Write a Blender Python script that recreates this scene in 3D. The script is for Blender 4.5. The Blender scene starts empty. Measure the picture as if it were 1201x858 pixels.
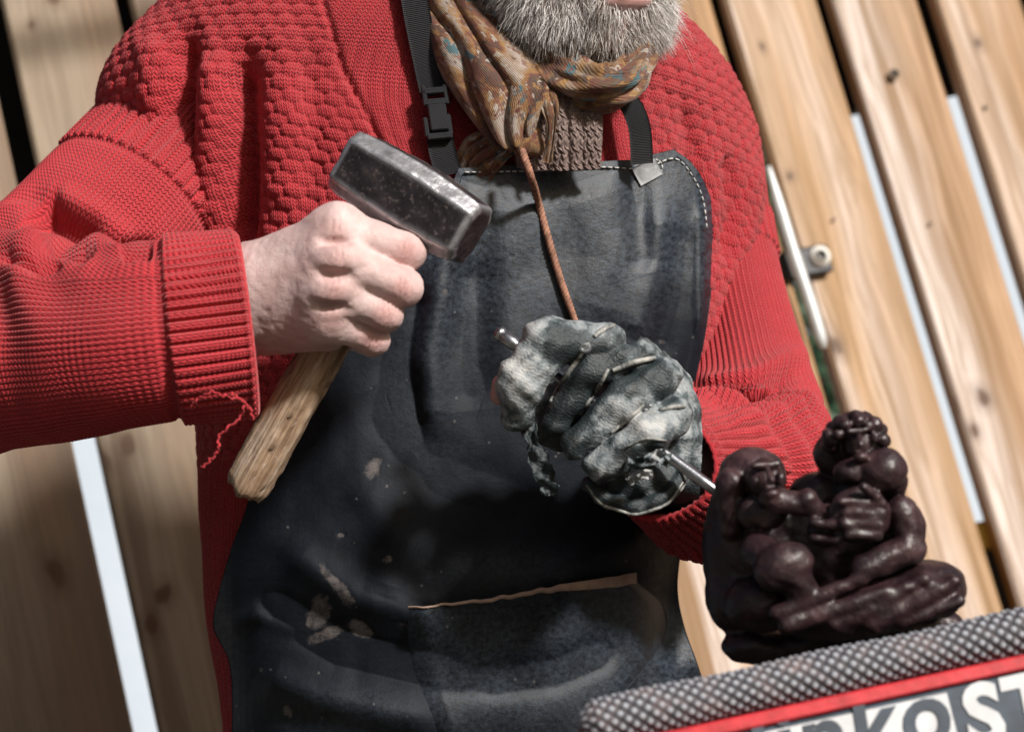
import bpy, math, random
import numpy as np
from mathutils import Matrix, Vector

R = math.radians
random.seed(7)
rng = np.random.default_rng(7)
scn = bpy.context.scene
col = scn.collection

# ------------------------------------------------------------------ camera
FPX, CX, CY = 2400.0, 600.5, 429.0            # focal length and centre, in photograph pixels
cd = bpy.data.cameras.new('camera')
cam = bpy.data.objects.new('camera', cd)
col.objects.link(cam)
cd.sensor_width = 36.0
cd.lens = FPX / 1201.0 * 36.0
cd.clip_start, cd.clip_end = 0.05, 2000.0
cd.dof.use_dof = True
cd.dof.focus_distance = 1.40
cd.dof.aperture_fstop = 6.0
CAM = (Matrix.Translation((0, 0, 0.90)) @ Matrix.Rotation(R(90 + 11.5), 4, 'X')
       @ Matrix.Rotation(R(-14.7), 4, 'Z'))
cam.matrix_world = CAM
scn.camera = cam
CR = np.array(CAM.to_3x3())
CL = np.array(CAM.translation)
UPC = CR.T @ np.array([0, 0, 1.0])            # world up in camera axes

# ------------------------------------------------------------------ sun, sky, exposure
SUN_CAM = np.array([0.50, 0.63, 0.58])        # direction towards the sun, camera axes
sw = CR @ (SUN_CAM / np.linalg.norm(SUN_CAM))
elev = math.asin(sw[2])
azim = math.atan2(sw[0], sw[1])
ld = bpy.data.lights.new('sun', 'SUN')
ld.energy = 5.0
ld.angle = R(6.0)
ld.color = (1.0, 0.965, 0.925)
sun = bpy.data.objects.new('sun', ld)
col.objects.link(sun)
sun.rotation_euler = Vector(sw).to_track_quat('Z', 'Y').to_euler()
sun.location = Vector(sw) * 20
world = bpy.data.worlds.new('World')
scn.world = world
world.use_nodes = True
wn = world.node_tree
sky = wn.nodes.new('ShaderNodeTexSky')
sky.sky_type = 'NISHITA'
sky.sun_disc = False
sky.sun_elevation = elev
sky.sun_rotation = azim
sky.air_density = 1.0
sky.dust_density = 5.0
bg = next(n for n in wn.nodes if n.type == 'BACKGROUND')
bg.inputs['Strength'].default_value = 0.05
wn.links.new(sky.outputs[0], bg.inputs[0])
scn.view_settings.view_transform = 'Standard'
scn.view_settings.look = 'None'
scn.view_settings.exposure = 0.08
scn.view_settings.gamma = 1.0
scn.view_settings.use_curve_mapping = False
scn.render.engine = 'CYCLES'
scn.cycles.use_denoising = True
scn.cycles.max_bounces = 6
scn.cycles.sample_clamp_indirect = 4.0
scn.render.film_transparent = False

# ================================================================== helpers
def C(px, py, d):
    "camera-space point seen at a photograph pixel, d metres in front of the camera"
    px, py, d = np.broadcast_arrays(np.asarray(px, float), np.asarray(py, float), np.asarray(d, float))
    return np.stack([(px - CX) / FPX * d, -(py - CY) / FPX * d, -d], -1)

def CP(pts):
    a = np.array(pts, float)
    return C(a[:, 0], a[:, 1], a[:, 2])

def PX(P):
    d = -P[..., 2]
    return P[..., 0] / d * FPX + CX, -P[..., 1] / d * FPX + CY, d

def W(P):
    return P @ CR.T + CL

def nrm(v):
    v = np.asarray(v, float)
    return v / np.maximum(np.linalg.norm(v, axis=-1, keepdims=True), 1e-12)

def sstep(a, b, x):
    t = np.clip((x - a) / (b - a), 0, 1)
    return t * t * (3 - 2 * t)

def spl(pts, t):
    "Catmull-Rom through pts (K,n), t in 0..K-1"
    p = np.asarray(pts, float)
    if p.ndim == 1:
        p = p[:, None]
    K = len(p)
    t = np.clip(np.asarray(t, float), 0, K - 1 - 1e-9)
    i = np.floor(t).astype(int)
    f = (t - i)[..., None]
    q = np.concatenate([[2 * p[0] - p[1]], p, [2 * p[-1] - p[-2]]])
    a, b, c, d = q[i], q[i + 1], q[i + 2], q[i + 3]
    return 0.5 * (2 * b + (c - a) * f + (2 * a - 5 * b + 4 * c - d) * f ** 2 + (3 * b - a - 3 * c + d) * f ** 3)

def lut(x, xs, ys):
    return np.interp(x, xs, ys)

def _h(i, j, k, seed):
    n = (i.astype(np.int64) * 374761393 + j.astype(np.int64) * 668265263 + k.astype(np.int64) * 1274126177 + seed * 974711) & 0xffffffff
    n = ((n ^ (n >> 13)) * 1103515245) & 0xffffffff
    n = ((n ^ (n >> 16)) * 668265263) & 0xffffffff
    return ((n ^ (n >> 15)) & 0xffff) / 65535.0

def vnoise(P, freq, seed=0):
    Q = np.asarray(P, float) * freq
    I = np.floor(Q).astype(np.int64)
    f = Q - I
    f = f * f * (3 - 2 * f)
    out = 0
    for a in (0, 1):
        for b in (0, 1):
            for c in (0, 1):
                w = (f[..., 0] if a else 1 - f[..., 0]) * (f[..., 1] if b else 1 - f[..., 1]) * (f[..., 2] if c else 1 - f[..., 2])
                out = out + w * _h(I[..., 0] + a, I[..., 1] + b, I[..., 2] + c, seed)
    return out * 2 - 1

def fbm(P, freq, seed=0, oct=3):
    s, a = 0, 1.0
    for o in range(oct):
        s = s + a * vnoise(P, freq * 2 ** o, seed + o * 17)
        a *= 0.5
    return s / 1.75

def mk(name, V, Fc, mat=None, parent=None, smooth=True, cam_space=True, attrs=None, **props):
    "one mesh object; origin at its centre; parented without changing its place"
    V = np.asarray(V, float).reshape(-1, 3)
    if cam_space:
        V = W(V)
    c = (V.min(0) + V.max(0)) / 2
    me = bpy.data.meshes.new(name)
    me.vertices.add(len(V))
    me.vertices.foreach_set('co', (V - c).astype(np.float32).ravel())
    if isinstance(Fc, np.ndarray):
        n, k = Fc.shape
        li = Fc.ravel().astype(np.int32)
        ls = np.arange(0, n * k, k, dtype=np.int32)
        lt = np.full(n, k, np.int32)
    else:
        lt = np.array([len(f) for f in Fc], np.int32)
        li = np.concatenate([np.asarray(f, np.int32) for f in Fc])
        ls = np.concatenate([[0], np.cumsum(lt)[:-1]]).astype(np.int32)
    me.loops.add(len(li))
    me.loops.foreach_set('vertex_index', li)
    me.polygons.add(len(lt))
    me.polygons.foreach_set('loop_start', ls)
    me.polygons.foreach_set('loop_total', lt)
    if smooth is not None:
        me.polygons.foreach_set('use_smooth', np.full(len(lt), bool(smooth)))
    for k, a in (attrs or {}).items():
        a = np.asarray(a, np.float32)
        if a.ndim == 1:
            at = me.attributes.new(k, 'FLOAT', 'POINT')
            at.data.foreach_set('value', a)
        else:
            at = me.attributes.new(k, 'FLOAT_VECTOR', 'POINT')
            at.data.foreach_set('vector', a.ravel())
    me.update(calc_edges=True)
    me.validate()
    ob = bpy.data.objects.new(name, me)
    if mat:
        me.materials.append(mat)
    col.objects.link(ob)
    ob.location = c
    if parent is not None:
        p0 = Vector((0, 0, 0))
        q = parent
        while q is not None:
            p0 += q.location
            q = q.parent
        ob.parent = parent
        ob.location = Vector(c) - p0
    for k, v in props.items():
        ob[k] = v
    return ob

def empty(name, P, cam_space=True, parent=None, **props):
    ob = bpy.data.objects.new(name, None)
    col.objects.link(ob)
    ob.empty_display_size = 0.05
    P = np.asarray(P, float)
    ob.location = W(P[None])[0] if cam_space else P
    for k, v in props.items():
        ob[k] = v
    return ob

def gridf(nu, nv, close_u=False):
    "quads of a (nu,nv) vertex grid, index u*nv+v"
    iu = np.arange(nu if close_u else nu - 1)
    iv = np.arange(nv - 1)
    a, b = np.meshgrid(iu, iv, indexing='ij')
    a2 = (a + 1) % nu
    return np.stack([a * nv + b, a2 * nv + b, a2 * nv + b + 1, a * nv + b + 1], -1).reshape(-1, 4)

def gridn(P, close_u=False):
    if close_u:
        Pu = np.roll(P, -1, 0) - np.roll(P, 1, 0)
    else:
        Pu = np.gradient(P, axis=0)
    Pv = np.gradient(P, axis=1)
    return nrm(np.cross(Pu, Pv))

def sheet(P, thick):
    "closed sheet from a grid (nu,nv,3): front = grid, back pushed along the normal"
    nu, nv = P.shape[:2]
    N = gridn(P)
    N = N * np.sign((N * (0 - P)).sum(-1).mean())      # towards the camera
    B = P - N * thick
    f = gridf(nu, nv)
    n = nu * nv
    side = []
    for u in range(nu - 1):
        side += [(u * nv, (u + 1) * nv, n + (u + 1) * nv, n + u * nv),
                 (u * nv + nv - 1, n + u * nv + nv - 1, n + (u + 1) * nv + nv - 1, (u + 1) * nv + nv - 1)]
    for v in range(nv - 1):
        side += [(v, n + v, n + v + 1, v + 1),
                 ((nu - 1) * nv + v, (nu - 1) * nv + v + 1, n + (nu - 1) * nv + v + 1, n + (nu - 1) * nv + v)]
    return np.concatenate([P.reshape(-1, 3), B.reshape(-1, 3)]), np.concatenate([f, f[:, ::-1] + n, np.array(side)])

def frames(path):
    "parallel transport frames along path (n,3)"
    T = nrm(np.gradient(path, axis=0))
    n0 = np.cross(T[0], [0, 0, 1.0])
    if np.linalg.norm(n0) < 0.2:
        n0 = np.cross(T[0], [0, 1.0, 0])
    Ns = [nrm(n0)]
    for i in range(1, len(path)):
        v = Ns[-1] - T[i] * np.dot(Ns[-1], T[i])
        Ns.append(nrm(v))
    N = np.array(Ns)
    return T, N, np.cross(T, N)

def tube(path, r, k=10, cap=True):
    "tube along path, r scalar or per point; grid (k,n)"
    path = np.asarray(path, float)
    n = len(path)
    r = np.broadcast_to(np.asarray(r, float), (n,))
    T, N, B = frames(path)
    a = np.linspace(0, 2 * np.pi, k, endpoint=False)
    P = path[None] + r[None, :, None] * (np.cos(a)[:, None, None] * N[None] + np.sin(a)[:, None, None] * B[None])
    V = P.reshape(-1, 3)
    Fs = gridf(k, n, True)
    if cap:
        V = np.concatenate([V, path[:1] - T[:1] * r[0] * 0.25, path[-1:] + T[-1:] * r[-1] * 0.25])
        m = k * n
        f2 = []
        for i in range(k):
            j = (i + 1) % k
            f2.append((i * n, m, j * n, i * n))
            f2.append((j * n + n - 1, m + 1, i * n + n - 1, j * n + n - 1))
        Fs = [list(q) for q in Fs] + [[q[0], q[1], q[2]] for q in f2]
    return V, Fs

def join(parts):
    Vs, Fs, o = [], [], 0
    for V, f in parts:
        Vs.append(np.asarray(V))
        Fs += [[int(i) + o for i in q] for q in f]
        o += len(V)
    return np.concatenate(Vs), Fs

def box(c, ax, ay, az, bev=0.0):
    "box with half-axes ax,ay,az (vectors); simple chamfer of all edges"
    c, ax, ay, az = map(lambda v: np.asarray(v, float), (c, ax, ay, az))
    la, lb, lc = (np.linalg.norm(v) for v in (ax, ay, az))
    if bev <= 0:
        V = [c + i * ax + j * ay + k * az for i in (-1, 1) for j in (-1, 1) for k in (-1, 1)]
        return np.array(V), [[0, 1, 3, 2], [4, 6, 7, 5], [0, 4, 5, 1], [2, 3, 7, 6], [0, 2, 6, 4], [1, 5, 7, 3]]
    b = min(bev, la * .9, lb * .9, lc * .9)
    fa, fb, fc = 1 - b / la, 1 - b / lb, 1 - b / lc
    V, idx = [], {}
    for i in (-1, 1):
        for j in (-1, 1):
            for k in (-1, 1):
                for w in range(3):
                    s = [(i if w == 0 else i * fa), (j if w == 1 else j * fb), (k if w == 2 else k * fc)]
                    idx[(i, j, k, w)] = len(V)
                    V.append(c + s[0] * ax + s[1] * ay + s[2] * az)
    I = lambda i, j, k, w: idx[(i, j, k, w)]
    Fs = []
    for s in (-1, 1):
        Fs.append([I(s, a, b_, 0) for a, b_ in ((-1, -1), (1, -1), (1, 1), (-1, 1))][::s])
        Fs.append([I(a, s, b_, 1) for a, b_ in ((-1, -1), (-1, 1), (1, 1), (1, -1))][::s])
        Fs.append([I(a, b_, s, 2) for a, b_ in ((-1, -1), (1, -1), (1, 1), (-1, 1))][::s])
    for s in (-1, 1):
        for t in (-1, 1):
            Fs.append([I(s, t, -1, 0), I(s, t, 1, 0), I(s, t, 1, 1), I(s, t, -1, 1)])
            Fs.append([I(s, -1, t, 0), I(s, 1, t, 0), I(s, 1, t, 2), I(s, -1, t, 2)])
            Fs.append([I(-1, s, t, 1), I(1, s, t, 1), I(1, s, t, 2), I(-1, s, t, 2)])
            for u in (-1, 1):
                pass
    for i in (-1, 1):
        for j in (-1, 1):
            for k in (-1, 1):
                Fs.append([I(i, j, k, 0), I(i, j, k, 1), I(i, j, k, 2)])
    return np.array(V), Fs

# ---- signed distance modelling -------------------------------------------------
def d_cap(P, a, b, ra, rb=None):
    rb = ra if rb is None else rb
    a, b = np.asarray(a, np.float32), np.asarray(b, np.float32)
    ab = b - a
    pa = P - a
    t = np.clip((pa @ ab) / max(float(ab @ ab), 1e-12), 0, 1)
    return np.linalg.norm(pa - t[..., None] * ab, axis=-1) - (ra + (rb - ra) * t)

def d_ell(P, c, r, A=None):
    q = P - np.asarray(c, np.float32)
    if A is not None:
        q = q @ np.asarray(A, np.float32).T
    r = np.asarray(r, np.float32)
    k0 = np.linalg.norm(q / r, axis=-1)
    k1 = np.linalg.norm(q / (r * r), axis=-1)
    return k0 * (k0 - 1) / np.maximum(k1, 1e-6)

def smin(a, b, k):
    h = np.maximum(k - np.abs(a - b), 0) / k
    return np.minimum(a, b) - h * h * k * 0.25

def smax(a, b, k):
    return -smin(-a, -b, k)

def sdf_mesh(fn, lo, hi, h, smooth_it=1):
    lo, hi = np.asarray(lo, float), np.asarray(hi, float)
    n = np.ceil((hi - lo) / h).astype(int) + 1
    ax = [lo[i] + h * np.arange(n[i]) for i in range(3)]
    Fv = np.empty(n, np.float32)
    st = max(1, int(400000 / (n[1] * n[2])))
    for i in range(0, n[0], st):
        G = np.stack(np.meshgrid(ax[0][i:i + st], ax[1], ax[2], indexing='ij'), -1).astype(np.float32)
        Fv[i:i + st] = fn(G)
    S = Fv < 0
    cnt = np.zeros(n - 1, np.int8)
    offs = [(a, b, c) for a in (0, 1) for b in (0, 1) for c in (0, 1)]
    sl = lambda o: tuple(slice(o[i], n[i] - 1 + o[i]) for i in range(3))
    for o in offs:
        cnt += S[sl(o)]
    act = (cnt > 0) & (cnt < 8)
    idx = np.full(n - 1, -1, np.int64)
    cells = np.argwhere(act)
    idx[act] = np.arange(len(cells))
    pos = np.zeros((len(cells), 3))
    num = np.zeros(len(cells))
    for o in offs:
        for axn in range(3):
            if o[axn] == 0:
                o2 = list(o); o2[axn] = 1
                f1 = Fv[tuple((cells + o).T)]
                f2 = Fv[tuple((cells + o2).T)]
                m = (f1 < 0) != (f2 < 0)
                t = np.where(m, f1 / np.where(m, f1 - f2, 1), 0)
                p = np.array(o, float)[None] + t[:, None] * (np.array(o2) - np.array(o))[None]
                pos += np.where(m[:, None], p, 0)
                num += m
    V = lo + h * (cells + pos / num[:, None])
    quads = []
    for axn in range(3):
        b, c = [(1, 2), (2, 0), (0, 1)][axn]
        s1 = [slice(1, n[i] - 1) for i in range(3)]
        s1[axn] = slice(0, n[axn] - 1)
        s2 = list(s1); s2[axn] = slice(1, n[axn])
        A, Bm = S[tuple(s1)], S[tuple(s2)]
        for flip, m in ((False, A & ~Bm), (True, ~A & Bm)):
            e = np.argwhere(m)
            if not len(e):
                continue
            base = e + [0 if i == axn else 1 for i in range(3)]
            def cell(db, dc):
                q = base.copy()
                q[:, b] += db; q[:, c] += dc
                return idx[tuple(q.T)]
            q = np.stack([cell(-1, -1), cell(0, -1), cell(0, 0), cell(-1, 0)], -1)
            quads.append(q[:, ::-1] if flip else q)
    Q = np.concatenate(quads)
    Q = Q[(Q >= 0).all(1)]
    for _ in range(smooth_it):
        acc = np.zeros_like(V); w = np.zeros(len(V))
        for i in range(4):
            a, b = Q[:, i], Q[:, (i + 1) % 4]
            for k in range(3):
                acc[:, k] += np.bincount(a, V[b, k], len(V)) + np.bincount(b, V[a, k], len(V))
            w += np.bincount(a, minlength=len(V)) + np.bincount(b, minlength=len(V))
        V = V * 0.5 + 0.5 * acc / np.maximum(w, 1)[:, None]
    return V, Q

def sdf_grad(fn, V, e=8e-4):
    g = np.stack([fn((V + np.eye(3)[i] * e).astype(np.float32)) - fn((V - np.eye(3)[i] * e).astype(np.float32)) for i in range(3)], -1)
    return nrm(g)

def sdf_hit(fn, px, py, d0=1.0, d1=1.9):
    "first point of the surface seen through photograph pixels (construction aid for seams)"
    px, py = np.asarray(px, float), np.asarray(py, float)
    ray = C(px, py, 1.0)
    d = np.full(px.shape, d0)
    for _ in range(90):
        v = fn((ray * d[..., None]).astype(np.float32))
        d = np.minimum(d + v * 0.7, d1)
    return ray * d[..., None]

# ---- materials ---------------------------------------------------------------
class G:
    def __init__(s, name, rough=0.6, **kw):
        s.m = bpy.data.materials.new(name)
        s.m.use_nodes = True
        s.t = s.m.node_tree
        s.b = next(n for n in s.t.nodes if n.type == 'BSDF_PRINCIPLED')
        s.set('Roughness', rough)
        for k, v in kw.items():
            s.set(k.replace('_', ' '), v)
    def set(s, k, v):
        if hasattr(v, 'is_output') or isinstance(v, bpy.types.NodeSocket):
            s.t.links.new(v, s.b.inputs[k])
        else:
            s.b.inputs[k].default_value = (*v, 1) if isinstance(v, (tuple, list)) and len(v) == 3 and s.b.inputs[k].type == 'RGBA' else v
        return s
    def _in(s, sock, v):
        if isinstance(v, bpy.types.NodeSocket):
            s.t.links.new(v, sock)
        elif v is not None:
            if isinstance(v, (tuple, list)) and len(v) == 3 and sock.type == 'RGBA':
                v = (*v, 1)
            sock.default_value = v
    def attr(s, name, out='Vector'):
        n = s.t.nodes.new('ShaderNodeAttribute'); n.attribute_name = name
        return n.outputs[out]
    def obj(s):
        return s.t.nodes.new('ShaderNodeTexCoord').outputs['Object']
    def rand(s):
        return s.t.nodes.new('ShaderNodeObjectInfo').outputs['Random']
    def map(s, vec, scale=(1, 1, 1), loc=(0, 0, 0), rot=(0, 0, 0)):
        n = s.t.nodes.new('ShaderNodeMapping')
        s._in(n.inputs['Vector'], vec); s._in(n.inputs['Scale'], scale); s._in(n.inputs['Location'], loc); s._in(n.inputs['Rotation'], rot)
        return n.outputs[0]
    def noise(s, vec, scale, detail=4, rough=0.55, dist=0.0, out=0):
        n = s.t.nodes.new('ShaderNodeTexNoise')
        s._in(n.inputs['Vector'], vec); s._in(n.inputs['Scale'], scale); s._in(n.inputs['Detail'], detail)
        s._in(n.inputs['Roughness'], rough); s._in(n.inputs['Distortion'], dist)
        return n.outputs[out]
    def voro(s, vec, scale, feature='F1', out='Distance', rnd=1.0):
        n = s.t.nodes.new('ShaderNodeTexVoronoi'); n.feature = feature
        s._in(n.inputs['Vector'], vec); s._in(n.inputs['Scale'], scale); s._in(n.inputs['Randomness'], rnd)
        return n.outputs[out]
    def wave(s, vec, scale, dist=0.0, detail=2, dscale=1.0, axis='X', prof='SIN'):
        n = s.t.nodes.new('ShaderNodeTexWave'); n.bands_direction = axis; n.wave_profile = prof
        s._in(n.inputs['Vector'], vec); s._in(n.inputs['Scale'], scale); s._in(n.inputs['Distortion'], dist)
        s._in(n.inputs['Detail'], detail); s._in(n.inputs['Detail Scale'], dscale)
        return n.outputs['Fac']
    def ramp(s, fac, stops, mode='LINEAR'):
        n = s.t.nodes.new('ShaderNodeValToRGB'); n.color_ramp.interpolation = mode
        e = n.color_ramp.elements
        while len(e) < len(stops):
            e.new(0.5)
        for q, (p, c) in zip(e, stops):
            q.position = p
            q.color = (c, c, c, 1) if isinstance(c, (int, float)) else (*c, 1)
        s._in(n.inputs[0], fac)
        return n.outputs[0]
    def math(s, op, a, b=None, clamp=False):
        n = s.t.nodes.new('ShaderNodeMath'); n.operation = op; n.use_clamp = clamp
        s._in(n.inputs[0], a); s._in(n.inputs[1], b)
        return n.outputs[0]
    def mix(s, fac, a, b, mode='MIX'):
        n = s.t.nodes.new('ShaderNodeMix'); n.data_type = 'RGBA'; n.blend_type = mode
        s._in(n.inputs[0], fac); s._in(n.inputs[6], a); s._in(n.inputs[7], b)
        return n.outputs[2]
    def bump(s, h, strength=0.3, dist=0.001, normal=None):
        n = s.t.nodes.new('ShaderNodeBump')
        s._in(n.inputs['Height'], h); s._in(n.inputs['Strength'], strength); s._in(n.inputs['Distance'], dist)
        if normal is not None:
            s._in(n.inputs['Normal'], normal)
        return n.outputs[0]
    def sep(s, vec):
        n = s.t.nodes.new('ShaderNodeSeparateXYZ'); s._in(n.inputs[0], vec)
        return n.outputs

def M_simple(name, c, rough=0.6, metal=0.0, var=0.15, scale=30, bump=0.1, bscale=200, **kw):
    g = G(name, rough, **kw)
    o = g.obj()
    n = g.noise(o, scale, 4)
    dark = tuple(max(0, x * (1 - var)) for x in c); light = tuple(min(1, x * (1 + var)) for x in c)
    g.set('Base Color', g.ramp(n, [(0.3, dark), (0.7, light)]))
    g.set('Metallic', metal)
    g.set('Normal', g.bump(g.noise(o, bscale, 4), bump, 0.001))
    return g.m

def M_knit(name, c):
    g = G(name, 0.85)
    o = g.obj()
    n = g.noise(o, 14, 3)
    n2 = g.noise(o, 700, 3, 0.7)
    c1 = g.ramp(n, [(0.3, tuple(x * 0.88 for x in c)), (0.7, tuple(x * 1.1 for x in c))])
    c2 = g.mix(0.4, c1, g.ramp(n2, [(0.3, tuple(x * 0.62 for x in c)), (0.72, tuple(min(1, x * 1.3 + 0.02) for x in c))]))
    g.set('Base Color', c2)
    g.set('Sheen Weight', 0.25); g.set('Sheen Roughness', 0.5); g.set('Sheen Tint', (1, 0.55, 0.55))
    g.set('Specular IOR Level', 0.25)
    # yarn: V-shaped stitches laid out in the garment's own surface coordinates (metres / stitch size)
    x, y, _ = g.sep(g.mix(0.02, g.attr('st'), g.noise(g.attr('st'), 0.6, 2, out=1)))
    f = g.math('ABSOLUTE', g.math('SUBTRACT', g.math('FRACT', x), 0.5))
    ph = g.math('FRACT', g.math('ADD', y, g.math('MULTIPLY', f, 1.5)))
    row = g.math('SINE', g.math('MULTIPLY', ph, 3.14159))
    colm = g.math('SINE', g.math('MULTIPLY', g.math('FRACT', g.math('MULTIPLY', x, 2.0)), 3.14159))
    stitch = g.math('MULTIPLY', g.math('POWER', row, 0.7), g.math('POWER', colm, 0.6))
    fib = g.noise(o, 1300, 3, 0.7)
    n1 = g.bump(stitch, 1.0, 0.0011)
    g.set('Normal', g.bump(fib, 0.45, 0.0006, n1))
    return g.m

MAT = {}
MAT['knit'] = M_knit('red_wool', (0.46, 0.028, 0.038))

# ================================================================== setting
def M_ground():
    g = G('earth', 0.95)
    o = g.obj()
    n = g.noise(o, 1.2, 6, 0.6); n2 = g.noise(o, 40, 5, 0.65)
    a = g.ramp(n, [(0.35, (0.10, 0.085, 0.06)), (0.6, (0.16, 0.14, 0.10)), (0.75, (0.08, 0.11, 0.04))])
    g.set('Base Color', g.mix(0.5, a, g.ramp(n2, [(0.3, (0.07, 0.06, 0.045)), (0.7, (0.22, 0.19, 0.15))])))
    g.set('Normal', g.bump(n2, 0.6, 0.02))
    return g.m
gx = np.concatenate([-np.geomspace(600, 1, 14), np.linspace(-0.8, 0.8, 9), np.geomspace(1, 600, 14)])
GX, GY = np.meshgrid(gx, gx + 1.5, indexing='ij')
GP = np.stack([GX, GY, 0.012 * vnoise(np.stack([GX, GY, GX * 0], -1), 0.9, 3)], -1)
mk('ground', GP, gridf(len(gx), len(gx)), M_ground(), cam_space=False, kind='structure')

# ---- the fence: a vertical plane, its near end on the left
FA, FB = W(C(1000, 300, 2.26)[None])[0], W(C(60, 300, 2.10)[None])[0]
fh = FA - FB; fh[2] = 0; fh = nrm(fh)
fz = np.array([0, 0, 1.0])
fn = np.cross(fh, fz)                       # out of the fence, towards the camera side
if fn @ (CL - FA) < 0:
    fn = -fn
F0 = FB.copy(); F0[2] = 0
def fpoint(px, py, off=0.0):
    "photograph pixel -> (s, z) on the fence front face (off metres behind it)"
    r = CR @ C(px, py, 1.0)
    o = F0 - fn * off
    t = ((o - CL) @ fn) / (r @ fn)
    p = CL + r * t
    return (p - o) @ fh, p[2]
def FW(s, z, n):
    return F0 + fh * s + fz * z + fn * n

def M_board(name, warm, pale, knots, seed, grey=0.0):
    g = G(name, 0.62)
    pc = g.attr('pc')                       # across, along, depth in metres
    warp = g.noise(g.map(pc, (6, 1.3, 6), (seed * 3.1, seed * 1.7, 0)), 1.0, 3, out=1)
    v = g.mix(0.06, pc, warp)
    fine = g.noise(g.map(v, (210, 3.0, 200), (seed, seed, seed)), 1.0, 5, 0.62)
    mid = g.noise(g.map(v, (34, 0.9, 30), (seed * 2, 0, seed)), 1.0, 3, 0.5)
    big = g.noise(g.map(v, (13, 0.8, 10), (seed * 5, seed, 0)), 1.0, 2, 0.5)
    colr = g.ramp(big, [(0.30, warm), (0.43, tuple(0.5 * a + 0.5 * b for a, b in zip(warm, pale))), (0.52, pale)])
    streak = tuple(a * 0.55 for a in warm)
    ex = g.math('ABSOLUTE', g.math('ADD', g.sep(v)[0], 0.012 * math.sin(seed * 7)))
    colr = g.mix(g.ramp(ex, [(0.028, 0.0), (0.052, 0.8)]), colr, warm)
    colr = g.mix(g.ramp(mid, [(0.50, 0.0), (0.62, 0.9)]), colr, streak)
    colr = g.mix(g.ramp(fine, [(0.40, 0.6), (0.58, 0.0)]), colr, tuple(a * 0.55 for a in warm))
    blotch = g.noise(g.map(pc, (9, 4, 9), (seed, 3, 1)), 1.0, 4)
    colr = g.mix(g.ramp(blotch, [(0.55, 0.0), (0.8, 0.3)]), colr, (0.30, 0.27, 0.24))
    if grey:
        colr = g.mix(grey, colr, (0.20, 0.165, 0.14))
    x, y, _ = g.sep(v)
    for (kx, ky, kr) in knots:
        dx = g.math('DIVIDE', g.math('SUBTRACT', x, kx), kr)
        dy = g.math('DIVIDE', g.math('SUBTRACT', y, ky), kr * 1.5)
        r = g.math('SQRT', g.math('ADD', g.math('MULTIPLY', dx, dx), g.math('MULTIPLY', dy, dy)))
        r = g.math('ADD', r, g.math('MULTIPLY', g.math('SUBTRACT', g.noise(g.map(pc, (70, 40, 70)), 1.0, 3), 0.5), 1.3))
        ring = g.ramp(g.math('MULTIPLY', r, 0.3), [(0.0, 1.0), (0.16, 0.9), (0.27, 0.35), (0.60, 0.0)])
        colr = g.mix(ring, colr, (0.10, 0.055, 0.032))
    g.set('Base Color', colr)
    g.set('Specular IOR Level', 0.35)
    g.set('Normal', g.bump(fine, 0.35, 0.002))
    return g.m

def plank(name, s0, s1, z0, z1, n0, n1, mat, parent, seed, cuts=24):
    "vertical board with eased edges, slight bow and cup"
    r_ = np.random.default_rng(seed)
    b = 0.004
    prof = [(s0 + b, n1), (s1 - b, n1), (s1, n1 - b), (s1, n0 + b), (s1 - b, n0), (s0 + b, n0), (s0, n0 + b), (s0, n1 - b)]
    zs = np.linspace(z0, z1, cuts)
    bow = 0.0025 * np.sin(np.linspace(0, 3.0, cuts) + r_.uniform(0, 6)); bow2 = 0.003 * np.sin(np.linspace(0, 2.2, cuts) + r_.uniform(0, 6))
    V = np.array([[FW(s + bow[i], zs[i], n + bow2[i]) for i in range(cuts)] for (s, n) in prof])
    PCa = np.array([[(s - (s0 + s1) / 2 + (0.05 if k in (2, 3, 6, 7) else 0), zs[i], n - n1) for i in range(cuts)] for k, (s, n) in enumerate(prof)])
    k = len(prof)
    Fs = [list(q) for q in gridf(k, cuts, True)] + [[i * cuts for i in range(k)][::-1], [i * cuts + cuts - 1 for i in range(k)]]
    ob = mk(name, V, Fs, mat, parent, smooth=False, cam_space=False, attrs={'pc': PCa.reshape(-1, 3)})
    return ob

fence = empty('plank_fence', F0 + fh * 0.4, cam_space=False, category='fence',
              label='tall fence of upright sawn planks with open gaps behind the man')
gap = {}
for k, (pxa, pxb, py) in dict(g0=(82, 113, 520), g1=(134, 153, 2), gA=(834, 855, 2), gB=(962, 980, 2), gC=(1080, 1097, 2), gD=(1197, 1215, 2)).items():
    gap[k] = (fpoint(pxa, py)[0], fpoint(pxb, py)[0])
pit = (gap['gD'][0] - gap['gA'][0]) / 3
edges = []
wl = gap['g1'][0] - gap['g0'][1]
edges += [(gap['g0'][0] - 2 * pit - 0.01 - 0.13, gap['g0'][0] - 2 * pit + 0.0), (gap['g0'][0] - pit - 0.005, gap['g0'][0] - 0.0)]
edges[0] = (edges[1][0] - 0.02 - 0.135, edges[1][0] - 0.02)
edges += [(gap['g0'][1], gap['g1'][0])]
sL, sR = gap['g1'][1], gap['gA'][0]
nb = max(1, round((sR - sL) / pit)); wv = (sR - sL) / nb
for i in range(nb):
    edges.append((sL + i * wv + (0.008 if i else 0), sL + (i + 1) * wv - (0.008 if i < nb - 1 else 0)))
edges += [(gap['gA'][1], gap['gB'][0]), (gap['gB'][1], gap['gC'][0]), (gap['gC'][1], gap['gD'][0]),
          (gap['gD'][1], gap['gD'][1] + pit - 0.02), (gap['gD'][1] + pit, gap['gD'][1] + 2 * pit - 0.02)]
def kn(px, py, r):
    s, z = fpoint(px, py)
    return s, z, r
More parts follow.
